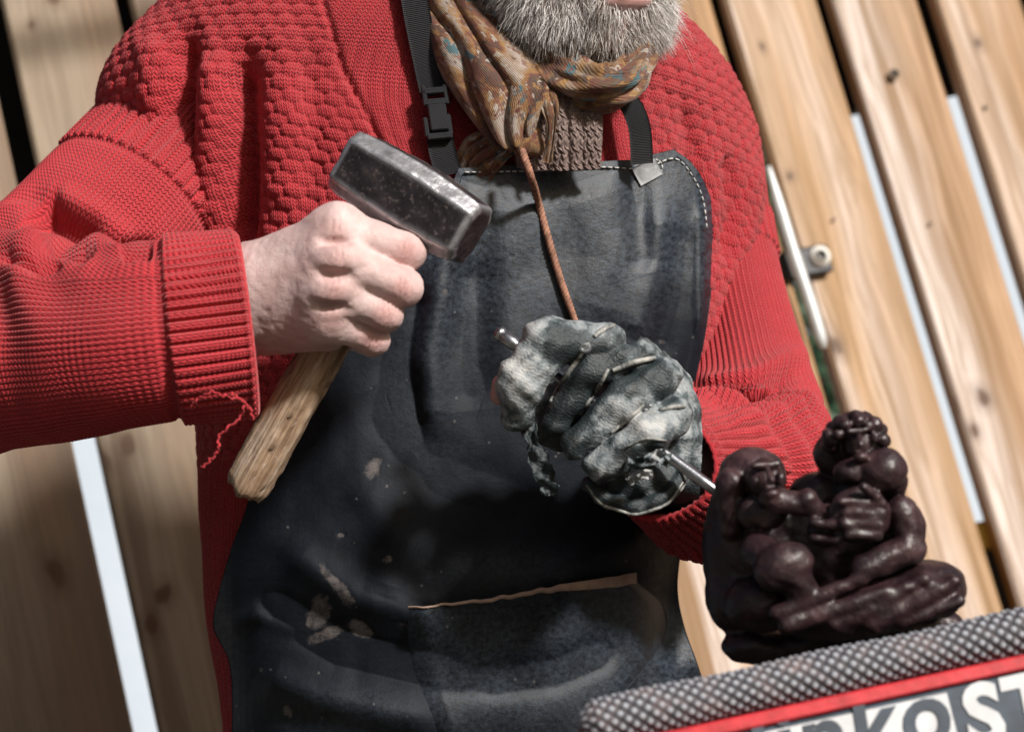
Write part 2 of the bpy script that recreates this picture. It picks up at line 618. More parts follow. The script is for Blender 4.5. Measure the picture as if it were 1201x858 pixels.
KN = [kn(1027, 443, .010), kn(1196, 495, .008), kn(1196, 127 - 20, .006), kn(1160, 15, .008), kn(1157, 125, .009), kn(1190, 535, .006), kn(947, 120, .004),
      kn(112, 70, .007), kn(92, 97, .004), kn(82, 4, .006), kn(22, 747, .011), kn(111, 711, .011), kn(178, 597, .013), kn(207, 576, .010), kn(238, 770, .008),
      kn(30, 40, .007), kn(1092, 262, .004), kn(980, 258, .004), kn(250, 735, .008), kn(130, 52, .006)]
for i, (a, b) in enumerate(edges):
    mid_ = (a + b) / 2
    ks = [(s - mid_, z, r) for (s, z, r) in KN if a - 0.01 < s < b + 0.01]
    w_ = [(0.42, 0.225, 0.085), (0.40, 0.22, 0.09), (0.44, 0.25, 0.10)][i % 3]
    p_ = [(0.66, 0.57, 0.52), (0.68, 0.59, 0.55), (0.62, 0.53, 0.47)][(i * 2) % 3]
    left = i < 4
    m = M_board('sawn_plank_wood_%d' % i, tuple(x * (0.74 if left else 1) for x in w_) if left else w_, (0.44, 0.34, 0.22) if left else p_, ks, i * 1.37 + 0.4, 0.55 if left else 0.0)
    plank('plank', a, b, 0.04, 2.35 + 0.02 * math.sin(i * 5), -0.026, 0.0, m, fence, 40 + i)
rail_m = M_board('rail_wood', (0.36, 0.22, 0.09), (0.42, 0.30, 0.17), [], 9.1)
smin_, smax_ = edges[0][0], edges[-1][1]
def hbar(name, s0, s1, z0, z1, n0, n1, mat, parent=None, **kw):
    V, Fs = box(FW((s0 + s1) / 2, (z0 + z1) / 2, (n0 + n1) / 2), fh * (s1 - s0) / 2, fz * (z1 - z0) / 2, fn * (n1 - n0) / 2, 0.004)
    loc = np.stack([(V - F0) @ fz, (V - F0) @ fh, (V - F0) @ fn], -1)
    return mk(name, V, Fs, mat, parent, smooth=False, cam_space=False, attrs={'pc': loc}, **kw)
hbar('rail', smin_, smax_, 0.34, 0.42, -0.068, -0.028, rail_m, fence)
dark_strip = M_simple('dark_strip', (0.02, 0.017, 0.015), 0.8)  # dark strip filling the gap below the batten
# the short batten seen low in the gap beside the bench
zb = fpoint(1152, 612, 0.05)[1]; sb = fpoint(1152, 612, 0.05)[0]
hbar('rail', sb - 0.10, smax_, zb - 0.10, zb - 0.033, -0.066, -0.028, dark_strip, fence)
hbar('batten', sb - 0.10, smax_, zb - 0.032, zb, -0.066, -0.028, M_simple('ochre_batten', (0.55, 0.36, 0.06), 0.6), fence)
# dark boarding fixed behind the upper half of the fence
ze = fpoint(1007, 130, 0.10)[1]
dark_m = M_simple('tarred_boards', (0.012, 0.011, 0.012), 0.8, scale=8)
shed = empty('tarred_boarding', FW((smin_ + smax_) / 2, ze, -0.1), cam_space=False, category='boarding',
             label='dark tarred boarding fixed behind the upper part of the fence')
sh0, sh1 = smin_ - 0.1, smax_ + 0.4
nsh = int((2.33 - ze) / 0.15) + 1
for i in range(nsh):
    za, zb_ = ze + i * 0.15, ze + (i + 1) * 0.15 - 0.002
    V, Fs = box(FW((sh0 + sh1) / 2, (za + zb_) / 2, -0.105 - 0.004 * (i % 2)), fh * (sh1 - sh0) / 2, fz * (zb_ - za) / 2, fn * 0.011, 0.001)
    mk('weatherboard', V, Fs, dark_m, shed, smooth=False, cam_space=False)
for sx in (sh0 + 0.1, (sh0 + sh1) / 2, sh1 - 0.1):
    V, Fs = box(FW(sx, 1.16, -0.15), fh * 0.03, fz * 1.16, fn * 0.03, 0)
    mk('post', V, Fs, dark_m, shed, smooth=False, cam_space=False)
# white marquee well behind the fence
def M_canvas():
    g = G('white_canvas', 0.9)
    o = g.obj()
    g.set('Base Color', g.ramp(g.noise(o, 0.8, 4), [(0.3, (0.37, 0.43, 0.50)), (0.7, (0.42, 0.47, 0.53))]))
    g.set('Normal', g.bump(g.noise(o, 3, 3), 0.3, 0.05))
    return g.m
cv = M_canvas()
mq = empty('white_marquee', FW(0.4, 0, -5.0), cam_space=False, category='marquee',
           label='white canvas marquee wall showing as bright strips between the planks')
for i in range(8):
    s0 = -5.0 + i * 1.4
    uu, vv = np.meshgrid(np.linspace(0, 1, 40), np.linspace(0, 1, 10), indexing='ij')
    P = F0 + fh * (s0 + uu * 1.4)[..., None] + fz * (0.05 + vv * 4.2)[..., None] + fn * (-5.0 + 0.03 * np.sin(uu * 19 + i) * (1 - vv * .6))[..., None]
    mk('canvas_panel', P, gridf(40, 10), cv, mq, cam_space=False)
    V, Fs = box(FW(s0, 2.12, -5.06), fh * 0.025, fz * 2.12, fn * 0.025, 0)
    mk('pole', V, Fs, M_simple('pole_metal', (0.5, 0.5, 0.5), 0.4, 0.8) if i == 0 else bpy.data.materials['pole_metal'], mq, smooth=False, cam_space=False)
uu, vv = np.meshgrid(np.linspace(0, 1, 12), np.linspace(0, 1, 6), indexing='ij')
P = F0 + fh * (-5.2 + uu * 11.6)[..., None] + fz * (4.24 + vv * 1.2)[..., None] + fn * (-4.9 - vv * 2.5)[..., None]
mk('canvas_roof', P, gridf(12, 6), cv, mq, cam_space=False)

# ---- screws in the planks
steel = M_simple('bright_steel', (0.72, 0.72, 0.70), 0.28, 1.0, 0.1)
for (px, py, r) in ((1048, 88, 0.0062), (978, 257, 0.002), (1091, 262, 0.002), (1155, 127, 0.003)):
    s, z = fpoint(px, py)
    a = np.linspace(0, 2 * np.pi, 14, endpoint=False)
    rings = [(0.55, 0.0005), (1.0, 0.001), (1.0, 0.004), (0.8, 0.0062), (0.3, 0.0068)]
    V = np.array([[FW(s + r * f * math.cos(t), z + r * f * math.sin(t), h * r / 0.0062 * 1.0) for (f, h) in rings] for t in a])
    Fs = [list(q)[::-1] for q in gridf(14, 5, True)] + [[i * 5 + 4 for i in range(14)]]
    mk('screw', V, Fs, steel, fence, cam_space=False)

# ---- rail added out of view, off the fence top, to throw a line of shade on the planks
hs, hzz = fpoint(64, 46)
tq = 0.36 / (sw @ fn)
hr = np.array([hs + tq * (sw @ fh), hzz + tq * sw[2]])
rail2 = empty('shade_rail', FW(hr[0], hr[1], 0.36), cam_space=False, category='rail', label='thin wooden rail on brackets, added out of view to shade the planks')
V, Fs = tube(np.array([FW(smin_ - 0.6, hr[1], 0.36), FW(hr[0], hr[1], 0.36), FW(smax_, hr[1], 0.36)]), 0.013, 12)
mk('rod', V, Fs, bpy.data.materials['rail_wood'], rail2, cam_space=False, attrs={'pc': V})
for s_b in (smin_ + 0.02, smax_ - 0.1):
    V, Fs = box(FW(s_b, hr[1], 0.18), fh * 0.012, fz * 0.012, fn * 0.18, 0.002)
    mk('bracket', V, Fs, steel, rail2, smooth=False, cam_space=False)

# ---- gate fastening: black plate with a bolt, pale bar hanging across it
latch = empty('gate_fastener', FW(*fpoint(940, 308), 0.0), cam_space=False, category='gate fastener',
              label='black metal plate with shiny round bolt and pale hanging bar on fence edge')
blk = M_simple('black_iron', (0.03, 0.03, 0.034), 0.5, 0.3)
p0, p1 = np.array(fpoint(915, 315)), np.array(fpoint(971, 304))
c_ = (p0 + p1) / 2; dv = (p1 - p0) / 2
hh = 0.0165
V, Fs = box(FW(c_[0], c_[1], 0.006), fh * dv[0] + fz * dv[1], nrm(fz * dv[0] - fh * dv[1]) * hh, fn * 0.004, 0.003)
mk('plate', V, Fs, blk, latch, smooth=False, cam_space=False)
s, z = fpoint(958, 304)
a = np.linspace(0, 2 * np.pi, 20, endpoint=False)
rings = [(1.0, 0.008), (1.0, 0.012), (0.85, 0.0155), (0.45, 0.0175)]
V = np.array([[FW(s + 0.0120 * f * math.cos(t), z + 0.0120 * f * math.sin(t), h) for (f, h) in rings] for t in a])
mk('bolt', V, [list(q)[::-1] for q in gridf(20, 4, True)] + [[i * 4 + 3 for i in range(20)]], M_simple('zinc_bolt', (0.85, 0.85, 0.80), 0.35, 0.0), latch, cam_space=False)
bp = [(893, 205), (904, 245), (922, 305), (942, 365), (957, 415)]
path = np.array([FW(*fpoint(px, py), 0.026) for px, py in bp])
path = spl(path, np.linspace(0, 4, 24))
rr = 0.0068 * np.ones(24); rr[:8] = np.linspace(0.003, 0.0068, 8); rr[-2:] = [0.006, 0.0035]
V, Fs = tube(path, rr, 12)
mk('bar', V, Fs, M_simple('galvanised_bar', (0.60, 0.62, 0.62), 0.45, 0.2, 0.1), latch, cam_space=False)

# ---- shrub and hedge beyond the fence
def leafy(name, label, c, rad, nleaf, size, seed, green, trunk=True):
    r_ = np.random.default_rng(seed)
    root = empty(name, (c[0], c[1], 0), cam_space=False, category='shrub', label=label)
    d = nrm(r_.normal(size=(nleaf, 3))) * (r_.uniform(0.25, 1, nleaf) ** 0.45)[:, None]
    lump = 1 + 0.35 * vnoise(d, 2.3, seed)
    P = np.array(c) + d * np.array(rad) * lump[:, None]
    P[:, 2] = np.maximum(P[:, 2], 0.02)
    t1 = nrm(r_.normal(size=(nleaf, 3)) + [0, 0, -0.4]); t2 = nrm(np.cross(t1, r_.normal(size=(nleaf, 3))))
    L = size * r_.uniform(0.6, 1.3, nleaf)[:, None]
    V = np.stack([P - t1 * L, P + t2 * L * 0.42 + np.cross(t1, t2) * L * 0.15, P + t1 * L, P - t2 * L * 0.42 + np.cross(t1, t2) * L * 0.15], 1)
    g = G(name + '_leaf', 0.55)
    o = g.obj()
    g.set('Base Color', g.ramp(g.noise(o, 9, 3), [(0.3, tuple(x * 0.6 for x in green)), (0.7, tuple(x * 1.5 for x in green))]))
    g.set('Subsurface Weight', 0.0)
    mk('crown', V.reshape(-1, 3), np.arange(nleaf * 4).reshape(-1, 4), g.m, root, cam_space=False, kind='stuff')
    Vt = []
    for i in range(5):
        a_ = r_.uniform(0, 6.28)
        p = [np.array([c[0], c[1], 0]), np.array([c[0], c[1], c[2] * 0.5]) + 0.04 * r_.normal(size=3), np.array(c) + np.array(rad) * 0.6 * np.array([math.cos(a_), math.sin(a_), 0.5])]
        Vt.append(tube(spl(np.array(p), np.linspace(0, 2, 9)), np.linspace(0.03, 0.006, 9), 7))
    V, Fs = join(Vt)
    mk('trunk', V, Fs, M_simple(name + '_bark', (0.10, 0.08, 0.06), 0.9), root, cam_space=False)
    return root
q = W(C(905, 330, 4.2)[None])[0]
leafy('garden_shrub', 'green leafy shrub glimpsed through the gap beside the red sleeve', q, (0.17, 0.3, 0.42), 2600, 0.03, 5, (0.05, 0.11, 0.06))
q = W(C(1175, 720, 5.2)[None])[0]
leafy('low_hedge_bush', 'low dark bush beyond the fence, glimpsed just above the bench', (q[0], q[1], q[2] * 0.92), (0.25, 0.5, 0.12), 1800, 0.03, 6, (0.03, 0.05, 0.02))

# ================================================================== the man
# ---- knit relief (metres) from surface coordinates s (across) and t (along)
def k_stock(s, t, cw=0.0045, rh=0.0027):
    a = s / cw
    f = a - np.floor(a)
    m = np.abs(f - 0.5) * 2                               # 1 in the furrow, 0 mid column
    prof = 1 - m ** 2.2
    ph = t / rh + 0.55 * (m - 0.5)
    st = 0.5 + 0.5 * np.cos(2 * np.pi * ph)
    return 0.00125 * prof + 0.00045 * prof * st - 0.0007 * sstep(0.06, 0.0, np.abs(f - 0.5))

def k_rib(s, t, cw=0.0095, rh=0.0028, amp=0.0028):
    a = s / cw
    f = a - np.floor(a)
    m = np.abs(f - 0.5) * 2
    prof = sstep(1.0, 0.45, m)
    q = f * 3
    m2 = np.abs(q - np.floor(q) - 0.5) * 2
    ph = t / rh + 0.5 * m2
    return amp * prof + prof * (0.0005 * (1 - m2 ** 2) + 0.0004 * np.cos(2 * np.pi * ph))

def k_basket(s, t, bw=0.0074, bh=0.0096):
    "basket weave: raised pillows on a checkerboard, nearly touching at their corners"
    x, y = s / bw, t / bh
    i, j = np.floor(x), np.floor(y)
    best = np.zeros_like(x)
    for di in (-2, -1, 0, 1, 2):
        for dj in (-1, 0, 1):
            ci, cj = i + di, j + dj
            on = ((ci + cj) % 2) > 0.5
            jx = 0.10 * (_h(ci, cj, ci * 0, 5) - .5); jy = 0.10 * (_h(ci, cj, ci * 0, 6) - .5); am = 0.85 + 0.3 * _h(ci, cj, ci * 0, 7)
            dx, dy = np.abs(x - ci - .5 - jx) / 1.02, np.abs(y - cj - .5 - jy) / 0.60
            q = np.clip(1 - dx ** 3.2 - dy ** 2.8, 0, 1) ** 0.7
            best = np.maximum(best, np.where(on, q * am, 0))
    f = x - i; g = y - j
    pill = (1 - np.abs(2 * f - 1) ** 2.4) * (1 - np.abs(2 * g - 1) ** 2.2)
    bars = 0.5 + 0.5 * np.cos(2 * np.pi * g * 3.0)
    return 0.0025 * best + 0.00030 * bars * best

def polydist(px, py, pts):
    best = np.full(np.shape(px), 1e9); par = np.zeros(np.shape(px)); side = np.zeros(np.shape(px))
    n = len(pts) - 1
    for i in range(n):
        ax, ay = pts[i][:2]; bx, by = pts[i + 1][:2]
        dx, dy = bx - ax, by - ay
        t = np.clip(((px - ax) * dx + (py - ay) * dy) / (dx * dx + dy * dy), 0, 1)
        d = np.hypot(px - ax - t * dx, py - ay - t * dy)
        m = d < best
        best = np.where(m, d, best); par = np.where(m, (i + t) / n, par)
        side = np.where(m, np.sign((px - ax) * dy - (py - ay) * dx), side)
    return best, par, side

def folds(px, py, L):
    "sum of soft furrows (negative) and ridges (positive): (points, width px, height m)"
    h = 0
    for pts, w, a in L:
        d, t, _ = polydist(px, py, pts)
        h = h + a * np.exp(-(d / w) ** 2) * np.clip(np.minimum(t, 1 - t) * 6 + 0.25, 0, 1)
    return h

# ---- torso sections: left px,py,d  right px,py,d  front bulge, back bulge
TS = [((575, -70, 1.60), (735, -40, 1.63), .050, .06),
      ((450, -85, 1.57), (775, 40, 1.63), .075, .08),
      ((300, -70, 1.54), (826, 92, 1.63), .100, .09),
      ((188, 10, 1.53), (868, 150, 1.63), .118, .10),
      ((114, 128, 1.54), (884, 240, 1.63), .128, .11),
      ((190, 250, 1.55), (872, 345, 1.62), .132, .11),
      ((225, 400, 1.56), (850, 470, 1.61), .135, .11),
      ((234, 560, 1.56), (806, 600, 1.60), .138, .11),
      ((240, 690, 1.56), (778, 720, 1.59), .136, .11),
      ((258, 800, 1.56), (786, 820, 1.59), .132, .11),
      ((266, 940, 1.56), (815, 950, 1.59), .125, .11)]
tsA = np.array([np.concatenate([C(*a), C(*b), [f, k]]) for a, b, f, k in TS])
def torso_pts(theta, v):
    "theta: 0 right, pi/2 front, pi left; v in 0..len-1"
    q = spl(tsA, v)
    L, Rr, f, k = q[..., 0:3], q[..., 3:6], q[..., 6:7], q[..., 7:8]
    c = (L + Rr) / 2; h = (Rr - L) / 2
    front = nrm(np.cross(h, np.broadcast_to(nrm(-UPC + [0, 0, 0.0]), h.shape)))
    front = front * np.sign(front[..., 2:3])
    ct, st = np.cos(theta)[..., None], np.sin(theta)[..., None]
    e = 0.86
    sx = np.sign(ct) * np.abs(ct) ** e; sy = np.sign(st) * np.abs(st) ** e
    return c + h * sx + front * np.where(sy > 0, f, k) * sy

th_f = np.linspace(-0.12 * np.pi, 1.12 * np.pi, 640)
th_b = np.linspace(1.12 * np.pi, 1.88 * np.pi, 60)[1:-1]
TH = np.concatenate([th_f, th_b])
NVt = 760
VV = np.linspace(0, len(TS) - 1, NVt)
TT, V2 = np.meshgrid(TH, VV, indexing='ij')
TP = torso_pts(TT, V2)
dS = np.linalg.norm(np.diff(TP, axis=0), axis=-1)
S_ = np.concatenate([np.zeros((1, NVt)), np.cumsum(dS, 0)]); S_ = S_ - S_[320:321]
dT = np.linalg.norm(np.diff(TP, axis=1), axis=-1)
T_ = np.concatenate([np.zeros((len(TH), 1)), np.cumsum(dT, 1)], 1)
jm = int(NVt * 0.45); T_ = T_ - T_[:, jm:jm + 1]
TN = gridn(TP, True)
TN = TN * np.sign((TN * (TP - TP.mean((0, 1)))).sum(-1).mean())
tpx, tpy, tpd = PX(TP)
front = (TN[..., 2] > -0.25)
jit = fbm(TP, 30, 77, 2)
S_ = S_ + 0.0022 * jit; T_ = T_ + 0.0018 * fbm(TP, 26, 78, 2)
kb = k_basket(S_, T_)
STT = np.stack([S_ / 0.00333, T_ / 0.0029, 0 * S_], -1).reshape(-1, 3)
bandL = [(352, -90), (378, 0), (402, 80), (445, 165), (520, 300), (540, 860)]
dL, _, sL_ = polydist(tpx, tpy, bandL)
bandR = [(752, -30), (742, 60), (748, 130), (752, 200), (760, 330)]
dR, _, sR_ = polydist(tpx, tpy, bandR)
inL = (tpx > np.interp(tpy, [p[1] for p in bandL], [p[0] for p in bandL])) & (tpx < np.interp(tpy, [p[1] for p in bandR], [p[0] for p in bandR]))
plain = k_rib(S_, T_, 0.0115, 0.0027, 0.0006) + 0.0008 + k_stock(S_, T_, 0.0038, 0.0026) * 0.5
kk = np.where(inL, plain, kb)
kk = kk - 0.0035 * np.exp(-(dL / 4.5) ** 2) - 0.002 * np.exp(-(dR / 4) ** 2)
lowp = sstep(520, 560, tpy)                                   # plain rib welt low on the body
kk = kk * (1 - lowp) + lowp * k_stock(S_, T_, 0.0040, 0.0026)
FT = [([(222, 40), (216, 110), (212, 180), (206, 250)], 14, -.020),
      ([(288, 70), (286, 150), (284, 220), (276, 300)], 17, -.026),
      ([(250, 60), (250, 150), (245, 280)], 24, .012),
      ([(330, 20), (335, 140), (330, 250)], 26, .006),
      ([(180, 40), (180, 110), (200, 190)], 18, .008),
      ([(360, 60), (372, 170), (360, 250)], 14, -.004),
      ([(800, 120), (815, 200), (835, 300)], 12, -.006),
      ([(852, 180), (858, 240), (850, 310)], 8, -.007),
      ([(880, 190), (882, 250), (870, 300)], 9, .004)]
disp = np.where(front, folds(tpx, tpy, FT), 0) + 0.004 * fbm(TP, 14, 5, 2)
TPd = TP + TN * (kk * front + disp)[..., None]
person_c = torso_pts(np.array(np.pi / 2), np.array(7.0)) * 0 + C(540, 900, 1.60)

# ---- sleeves: knitted tubes swept along the arms
def sleeve(path, rad, nu, nv, pattern, L, ncol, cw, flat=1.0, wr=None):
    "path (K,3) camera points, rad per path point in metres"
    K = len(path)
    tt = np.linspace(0, K - 1, 600)
    p = spl(path, tt); r = spl(np.array(rad), tt)[:, 0]
    s = np.concatenate([[0], np.cumsum(np.linalg.norm(np.diff(p, axis=0), axis=1))])
    ss = np.linspace(0, s[-1], nv)
    p = np.stack([np.interp(ss, s, p[:, k]) for k in range(3)], -1)
    r = np.interp(ss, s, r)
    T, N, B = frames(p)
    a = np.linspace(0, 2 * np.pi, nu, endpoint=False)
    A, SS = np.meshgrid(a, ss, indexing='ij')
    dirs = np.cos(A)[..., None] * N[None] + np.sin(A)[..., None] * B[None]
    P = p[None] + dirs * r[None, :, None]
    N2 = gridn(P, True)
    N2 = N2 * np.sign((N2 * dirs).sum(-1, keepdims=True) + 1e-9)
    px, py, d = PX(P)
    S = A / (2 * np.pi) * ncol * cw
    h = pattern(S, SS, s[-1])
    f = folds(px, py, L) * sstep(-0.1, 0.3, N2[..., 2])
    if wr is not None:
        f = f + wr(A, SS, s[-1])
    # thin out the relief where the tube is squeezed on the inside of the bend
    P2 = P + N2 * (h + f)[..., None]
    ST = np.stack([S / cw + 0.5, SS / 0.0030, 0 * S], -1).reshape(-1, 3)
    return P2, ST, ss

# raised arm with the hammer
ARM1 = [(232, 160, 1.555), (186, 212, 1.53), (112, 296, 1.495), (36, 380, 1.468), (-52, 405, 1.44), (-62, 422, 1.415), (-8, 402, 1.392), (80, 400, 1.350), (176, 393, 1.324), (289, 380, 1.334)]
R1 = [.0690, .0690, .0710, .074, .072, .072, .0735, .0665, .0585, .0575]
def pat1(S, T, Ltot):
    e = Ltot - T
    cuff = sstep(0.0485, 0.0465, e)
    band = sstep(0.078, 0.076, T) * sstep(0.036, 0.038, T)
    st = k_stock(S, T, 0.0045)
    h = st * (1 - cuff) * (1 - band) + band * (k_rib(S, T, 0.0110, 0.0028, 0.0026) + 0.0004)
    h = h + cuff * (k_rib(S, T, 0.0090, 0.0028, 0.0034) * (0.35 + 0.65 * sstep(0.0, 0.012, e)) + 0.0012)
    h = h + 0.0022 * np.exp(-((e - 0.0035) / 0.003) ** 2)
    h = h - 0.0012 * np.exp(-((T - 0.080) / 0.0022) ** 2) - 0.0018 * np.exp(-((e - 0.0500) / 0.002) ** 2)
    return h
def wr1(A, T, Ltot):
    e = Ltot - T
    w = sstep(0.05, 0.10, e) * sstep(0.18, 0.12, e)
    x = e + 0.020 * np.cos(A - 1.0) + 0.012 * np.sin(2 * A)
    y = 0.0030 * np.sin(x * 2 * np.pi / 0.042 + 0.5) + 0.003 * np.sin(x * 2 * np.pi / 0.055 + 2 * np.sin(A))
    return w * y * (0.55 + 0.45 * np.cos(A * 1.0 + 0.7)) + 0.0022 * np.sin(3 * A + T * 9) * sstep(0.0, 0.05, e)
F1 = [([(40, 240), (66, 262), (112, 290)], 24, -.024), ([(22, 232), (30, 262), (55, 290)], 20, .005), ([(60, 225), (110, 252), (150, 285)], 14, .006),
      ([(140, 296), (160, 290), (180, 292)], 10, -.012), ([(0, 300), (40, 312), (70, 300)], 8, -.010)]
ncol1 = 108
SLV1, ST1, _ = sleeve(CP(ARM1), R1, 760, 640, pat1, F1, ncol1, 0.0045, wr=wr1)

# lowered arm with the chisel
ARM2 = [(826, 190, 1.635), (836, 270, 1.612), (850, 360, 1.585), (866, 440, 1.555), (876, 505, 1.52), (874, 548, 1.485), (836, 556, 1.43), (780, 546, 1.372)]
R2 = [.046, .047, .050, .053, .058, .061, .055, .036]
def pat2(S, T, Ltot):
    e = Ltot - T
    cuff = sstep(0.066, 0.064, e)
    band = sstep(0.088, 0.086, T) * sstep(0.050, 0.052, T)
    h = k_stock(S, T, 0.0045) * (1 - cuff) * (1 - band) + band * (k_rib(S, T, 0.0135, 0.0028, 0.0026) + 0.001)
    h = h + cuff * (k_rib(S, T, 0.0090, 0.0028, 0.0032) * (0.4 + 0.6 * sstep(0.0, 0.015, e)) + 0.001)
    return h + 0.002 * np.exp(-((e - 0.0035) / 0.003) ** 2)
def wr2(A, T, Ltot):
    e = Ltot - T
    x = e + 0.02 * np.cos(A + 0.6)
    w = sstep(0.03, 0.07, e) * sstep(0.20, 0.12, e)
    return w * 0.0045 * np.sin(x * 2 * np.pi / 0.036) + 0.0025 * np.sin(3 * A + T * 11)
F2 = [([(830, 470), (880, 462), (930, 440)], 10, -.012), ([(820, 450), (880, 440), (940, 415)], 12, .006), ([(850, 500), (900, 490), (950, 470)], 12, .008)]
SLV2, ST2, _ = sleeve(CP(ARM2), R2, 560, 420, pat2, F2, 80, 0.0045, wr=wr2)

# ---- bare hand closed on the hammer handle
DH = 1.300
def h_(px, py, dd):
    return C(px, py, DH + dd).astype(np.float32)
FING = [  # mcp, pip, dip, tip, radii
    ((398, 268, -.010), (478, 294, -.002), (476, 300, .034), (440, 296, .050), (.0128, .0118, .0105, .0085)),
    ((400, 305, -.019), (473, 337, -.010), (470, 342, .030), (436, 336, .048), (.0128, .0116, .0103, .0085)),
    ((395, 340, -.016), (452, 367, -.006), (452, 372, .030), (420, 366, .046), (.0120, .0108, .0095, .0080)),
    ((388, 375, -.006), (438, 398, .004), (436, 402, .034), (408, 396, .046), (.0110, .0096, .0085, .0075))]
CARP = [(302, 318, .018), (298, 338, .014), (298, 358, .016), (302, 376, .024)]
def sdf_hand(P):
    d = None
    for (m, pp, dd_, tp, r), c in zip(FING, CARP):
        q = d_cap(P, h_(*c), h_(*m), .0185, r[0] + .0012)
        d = q if d is None else smin(d, q, .015)
    d = smin(d, d_cap(P, h_(250, 350, .040), h_(305, 348, .024), .0275, .0255), .02)          # wrist
    d = smin(d, d_cap(P, h_(308, 384, .034), h_(385, 390, .020), .0150, .0125), .014)        # outer edge of the palm
    d = smin(d, d_cap(P, h_(325, 335, .030), h_(385, 330, .016), .020, .016), .014)          # palm
    fg = None
    for (m, pp, dd_, tp, r) in FING:
        M_, P_, D_, T_2 = h_(*m), h_(*pp), h_(*dd_), h_(*tp)
        k = d_cap(P, M_, M_, r[0] + .0008)
        f = smin(d_cap(P, M_, M_ + (P_ - M_) * 0.55, r[0] - .0003, r[1] - .0006), d_cap(P, M_ + (P_ - M_) * 0.45, P_, r[1] - .0006, r[1] + .0004), .006)
        f = smin(f, k, .008)
        f = smin(f, d_cap(P, P_, D_, r[1], r[2]), .004)
        f = smin(f, d_cap(P, D_, T_2, r[2], r[3]), .004)
        fg = f if fg is None else smin(fg, f, .0022)
    for fa_, fb_ in zip(FING[:-1], FING[1:]):
        bk_ = np.array([-.006, 0, -.0030], np.float32)
        d = smin(d, d_cap(P, h_(*fa_[0]) + bk_, h_(*fb_[0]) + bk_, .0128), .012)
    d = smin(d, fg, .007)
    # thumb, closed round the far side of the handle
    th = smin(d_cap(P, h_(318, 318, .044), h_(372, 282, .066), .018, .013), d_cap(P, h_(372, 282, .066), h_(428, 276, .080), .0125, .011), .008)
    th = smin(th, d_cap(P, h_(428, 276, .080), h_(452, 300, .076), .0108, .009), .006)
    d = smin(d, th, .010)
    # tendons
    for c, (m, *_r) in zip(CARP, FING):
        a = h_(*c); b = h_(*m)
        up = np.array([0.02, 0.25, 0.97], np.float32)
        d = smin(d, d_cap(P, a + up * .0165, b + up * .0105, .0022, .0022), .006)
    # veins
    for pts in ([(318, 300, -.004), (340, 318, -.010), (362, 318, -.012), (384, 322, -.017)], [(330, 370, .003), (350, 352, -.004), (372, 358, -.007)]):
        for a, b in zip(pts[:-1], pts[1:]):
            d = smin(d, d_cap(P, h_(*a), h_(*b), .0012), .004)
    # hollows between the knuckles
    for a, b in zip(FING[:-1], FING[1:]):
        m = (h_(*a[0]) + h_(*b[0])) / 2 + np.array([-.001, 0, .0135], np.float32)
        d = smax(d, -d_ell(P, m, (.008, .0024, .0026)), .008)
    return d

# ---- head: in its own axes (x across, y up, z forward)
hf = nrm(np.array([0.52, -0.30, 0.80])); hu = nrm(np.array([0.10, 0.95, 0.30]) - hf * np.dot(hf, [0.10, 0.95, 0.30])); hx = np.cross(hu, hf)
HA = np.stack([hx, hu, hf]).astype(np.float32)
CHIN = C(716, 50, 1.445)
HC = (CHIN - (HA.T @ np.array([0, -.112, .078]))).astype(np.float32)
def sdf_head(P):
    q = (P - HC) @ HA.T
    d = d_ell(q, (0, .035, -.018), (.077, .098, .098))
    d = smin(d, d_ell(q, (0, -.035, .028), (.062, .086, .066)), .03)
    d = smin(d, d_cap(q, (-.030, -.100, .058), (.030, -.100, .058), .020), .03)
    d = smin(d, d_ell(q, (0, -.108, .074), (.020, .017, .017)), .02)
    for sx in (-1, 1):
        d = smin(d, d_cap(q, (sx * .058, -.040, -.012), (sx * .036, -.095, .045), .020, .018), .025)
        d = smin(d, d_cap(q, (sx * .030, .012, .082), (sx * .052, .004, .066), .010), .018)      # brow
        d = smin(d, d_ell(q, (sx * .045, -.022, .068), (.020, .016, .014)), .02)                 # cheek
        d = smax(d, -d_ell(q, (sx * .031, -.006, .098), (.015, .009, .013)), .010)
        d = smin(d, d_ell(q, (sx * .031, -.008, .081), (.0125, .0105, .0115)), .003)             # eye
        ear = smax(d_ell(q, (sx * .080, -.008, -.014), (.008, .033, .020)), -d_ell(q, (sx * .087, -.006, -.010), (.006, .020, .012)), .004)
        d = smin(d, ear, .006)
    d = smin(d, d_cap(q, (0, .008, .092), (0, -.034, .114), .008, .0115), .012)                  # nose
    for sx in (-1, 1):
        d = smin(d, d_ell(q, (sx * .011, -.037, .103), (.008, .007, .010)), .006)
    d = smin(d, d_cap(q, (-.019, -.066, .090), (.019, -.066, .090), .006), .006)                 # upper lip
    d = smin(d, d_cap(q, (-.016, -.079, .089), (.016, -.079, .089), .0075), .005)                # lower lip
    d = smax(d, -d_cap(q, (-.021, -.0722, .098), (.021, -.0722, .098), .0026), .003)
    nb = C(655, 70, 1.60).astype(np.float32)
    d = smin(d, d_cap(P, (HC + HA.T @ np.array([0, -.06, -.03], np.float32)), nb, .058, .062), .03)
    return d
def head_tone(V):
    q = (V - HC) @ HA.T
    lip = np.exp(-((q[:, 1] + .073) / .010) ** 2 - (q[:, 0] / .024) ** 2) * sstep(.075, .088, q[:, 2])
    return lip

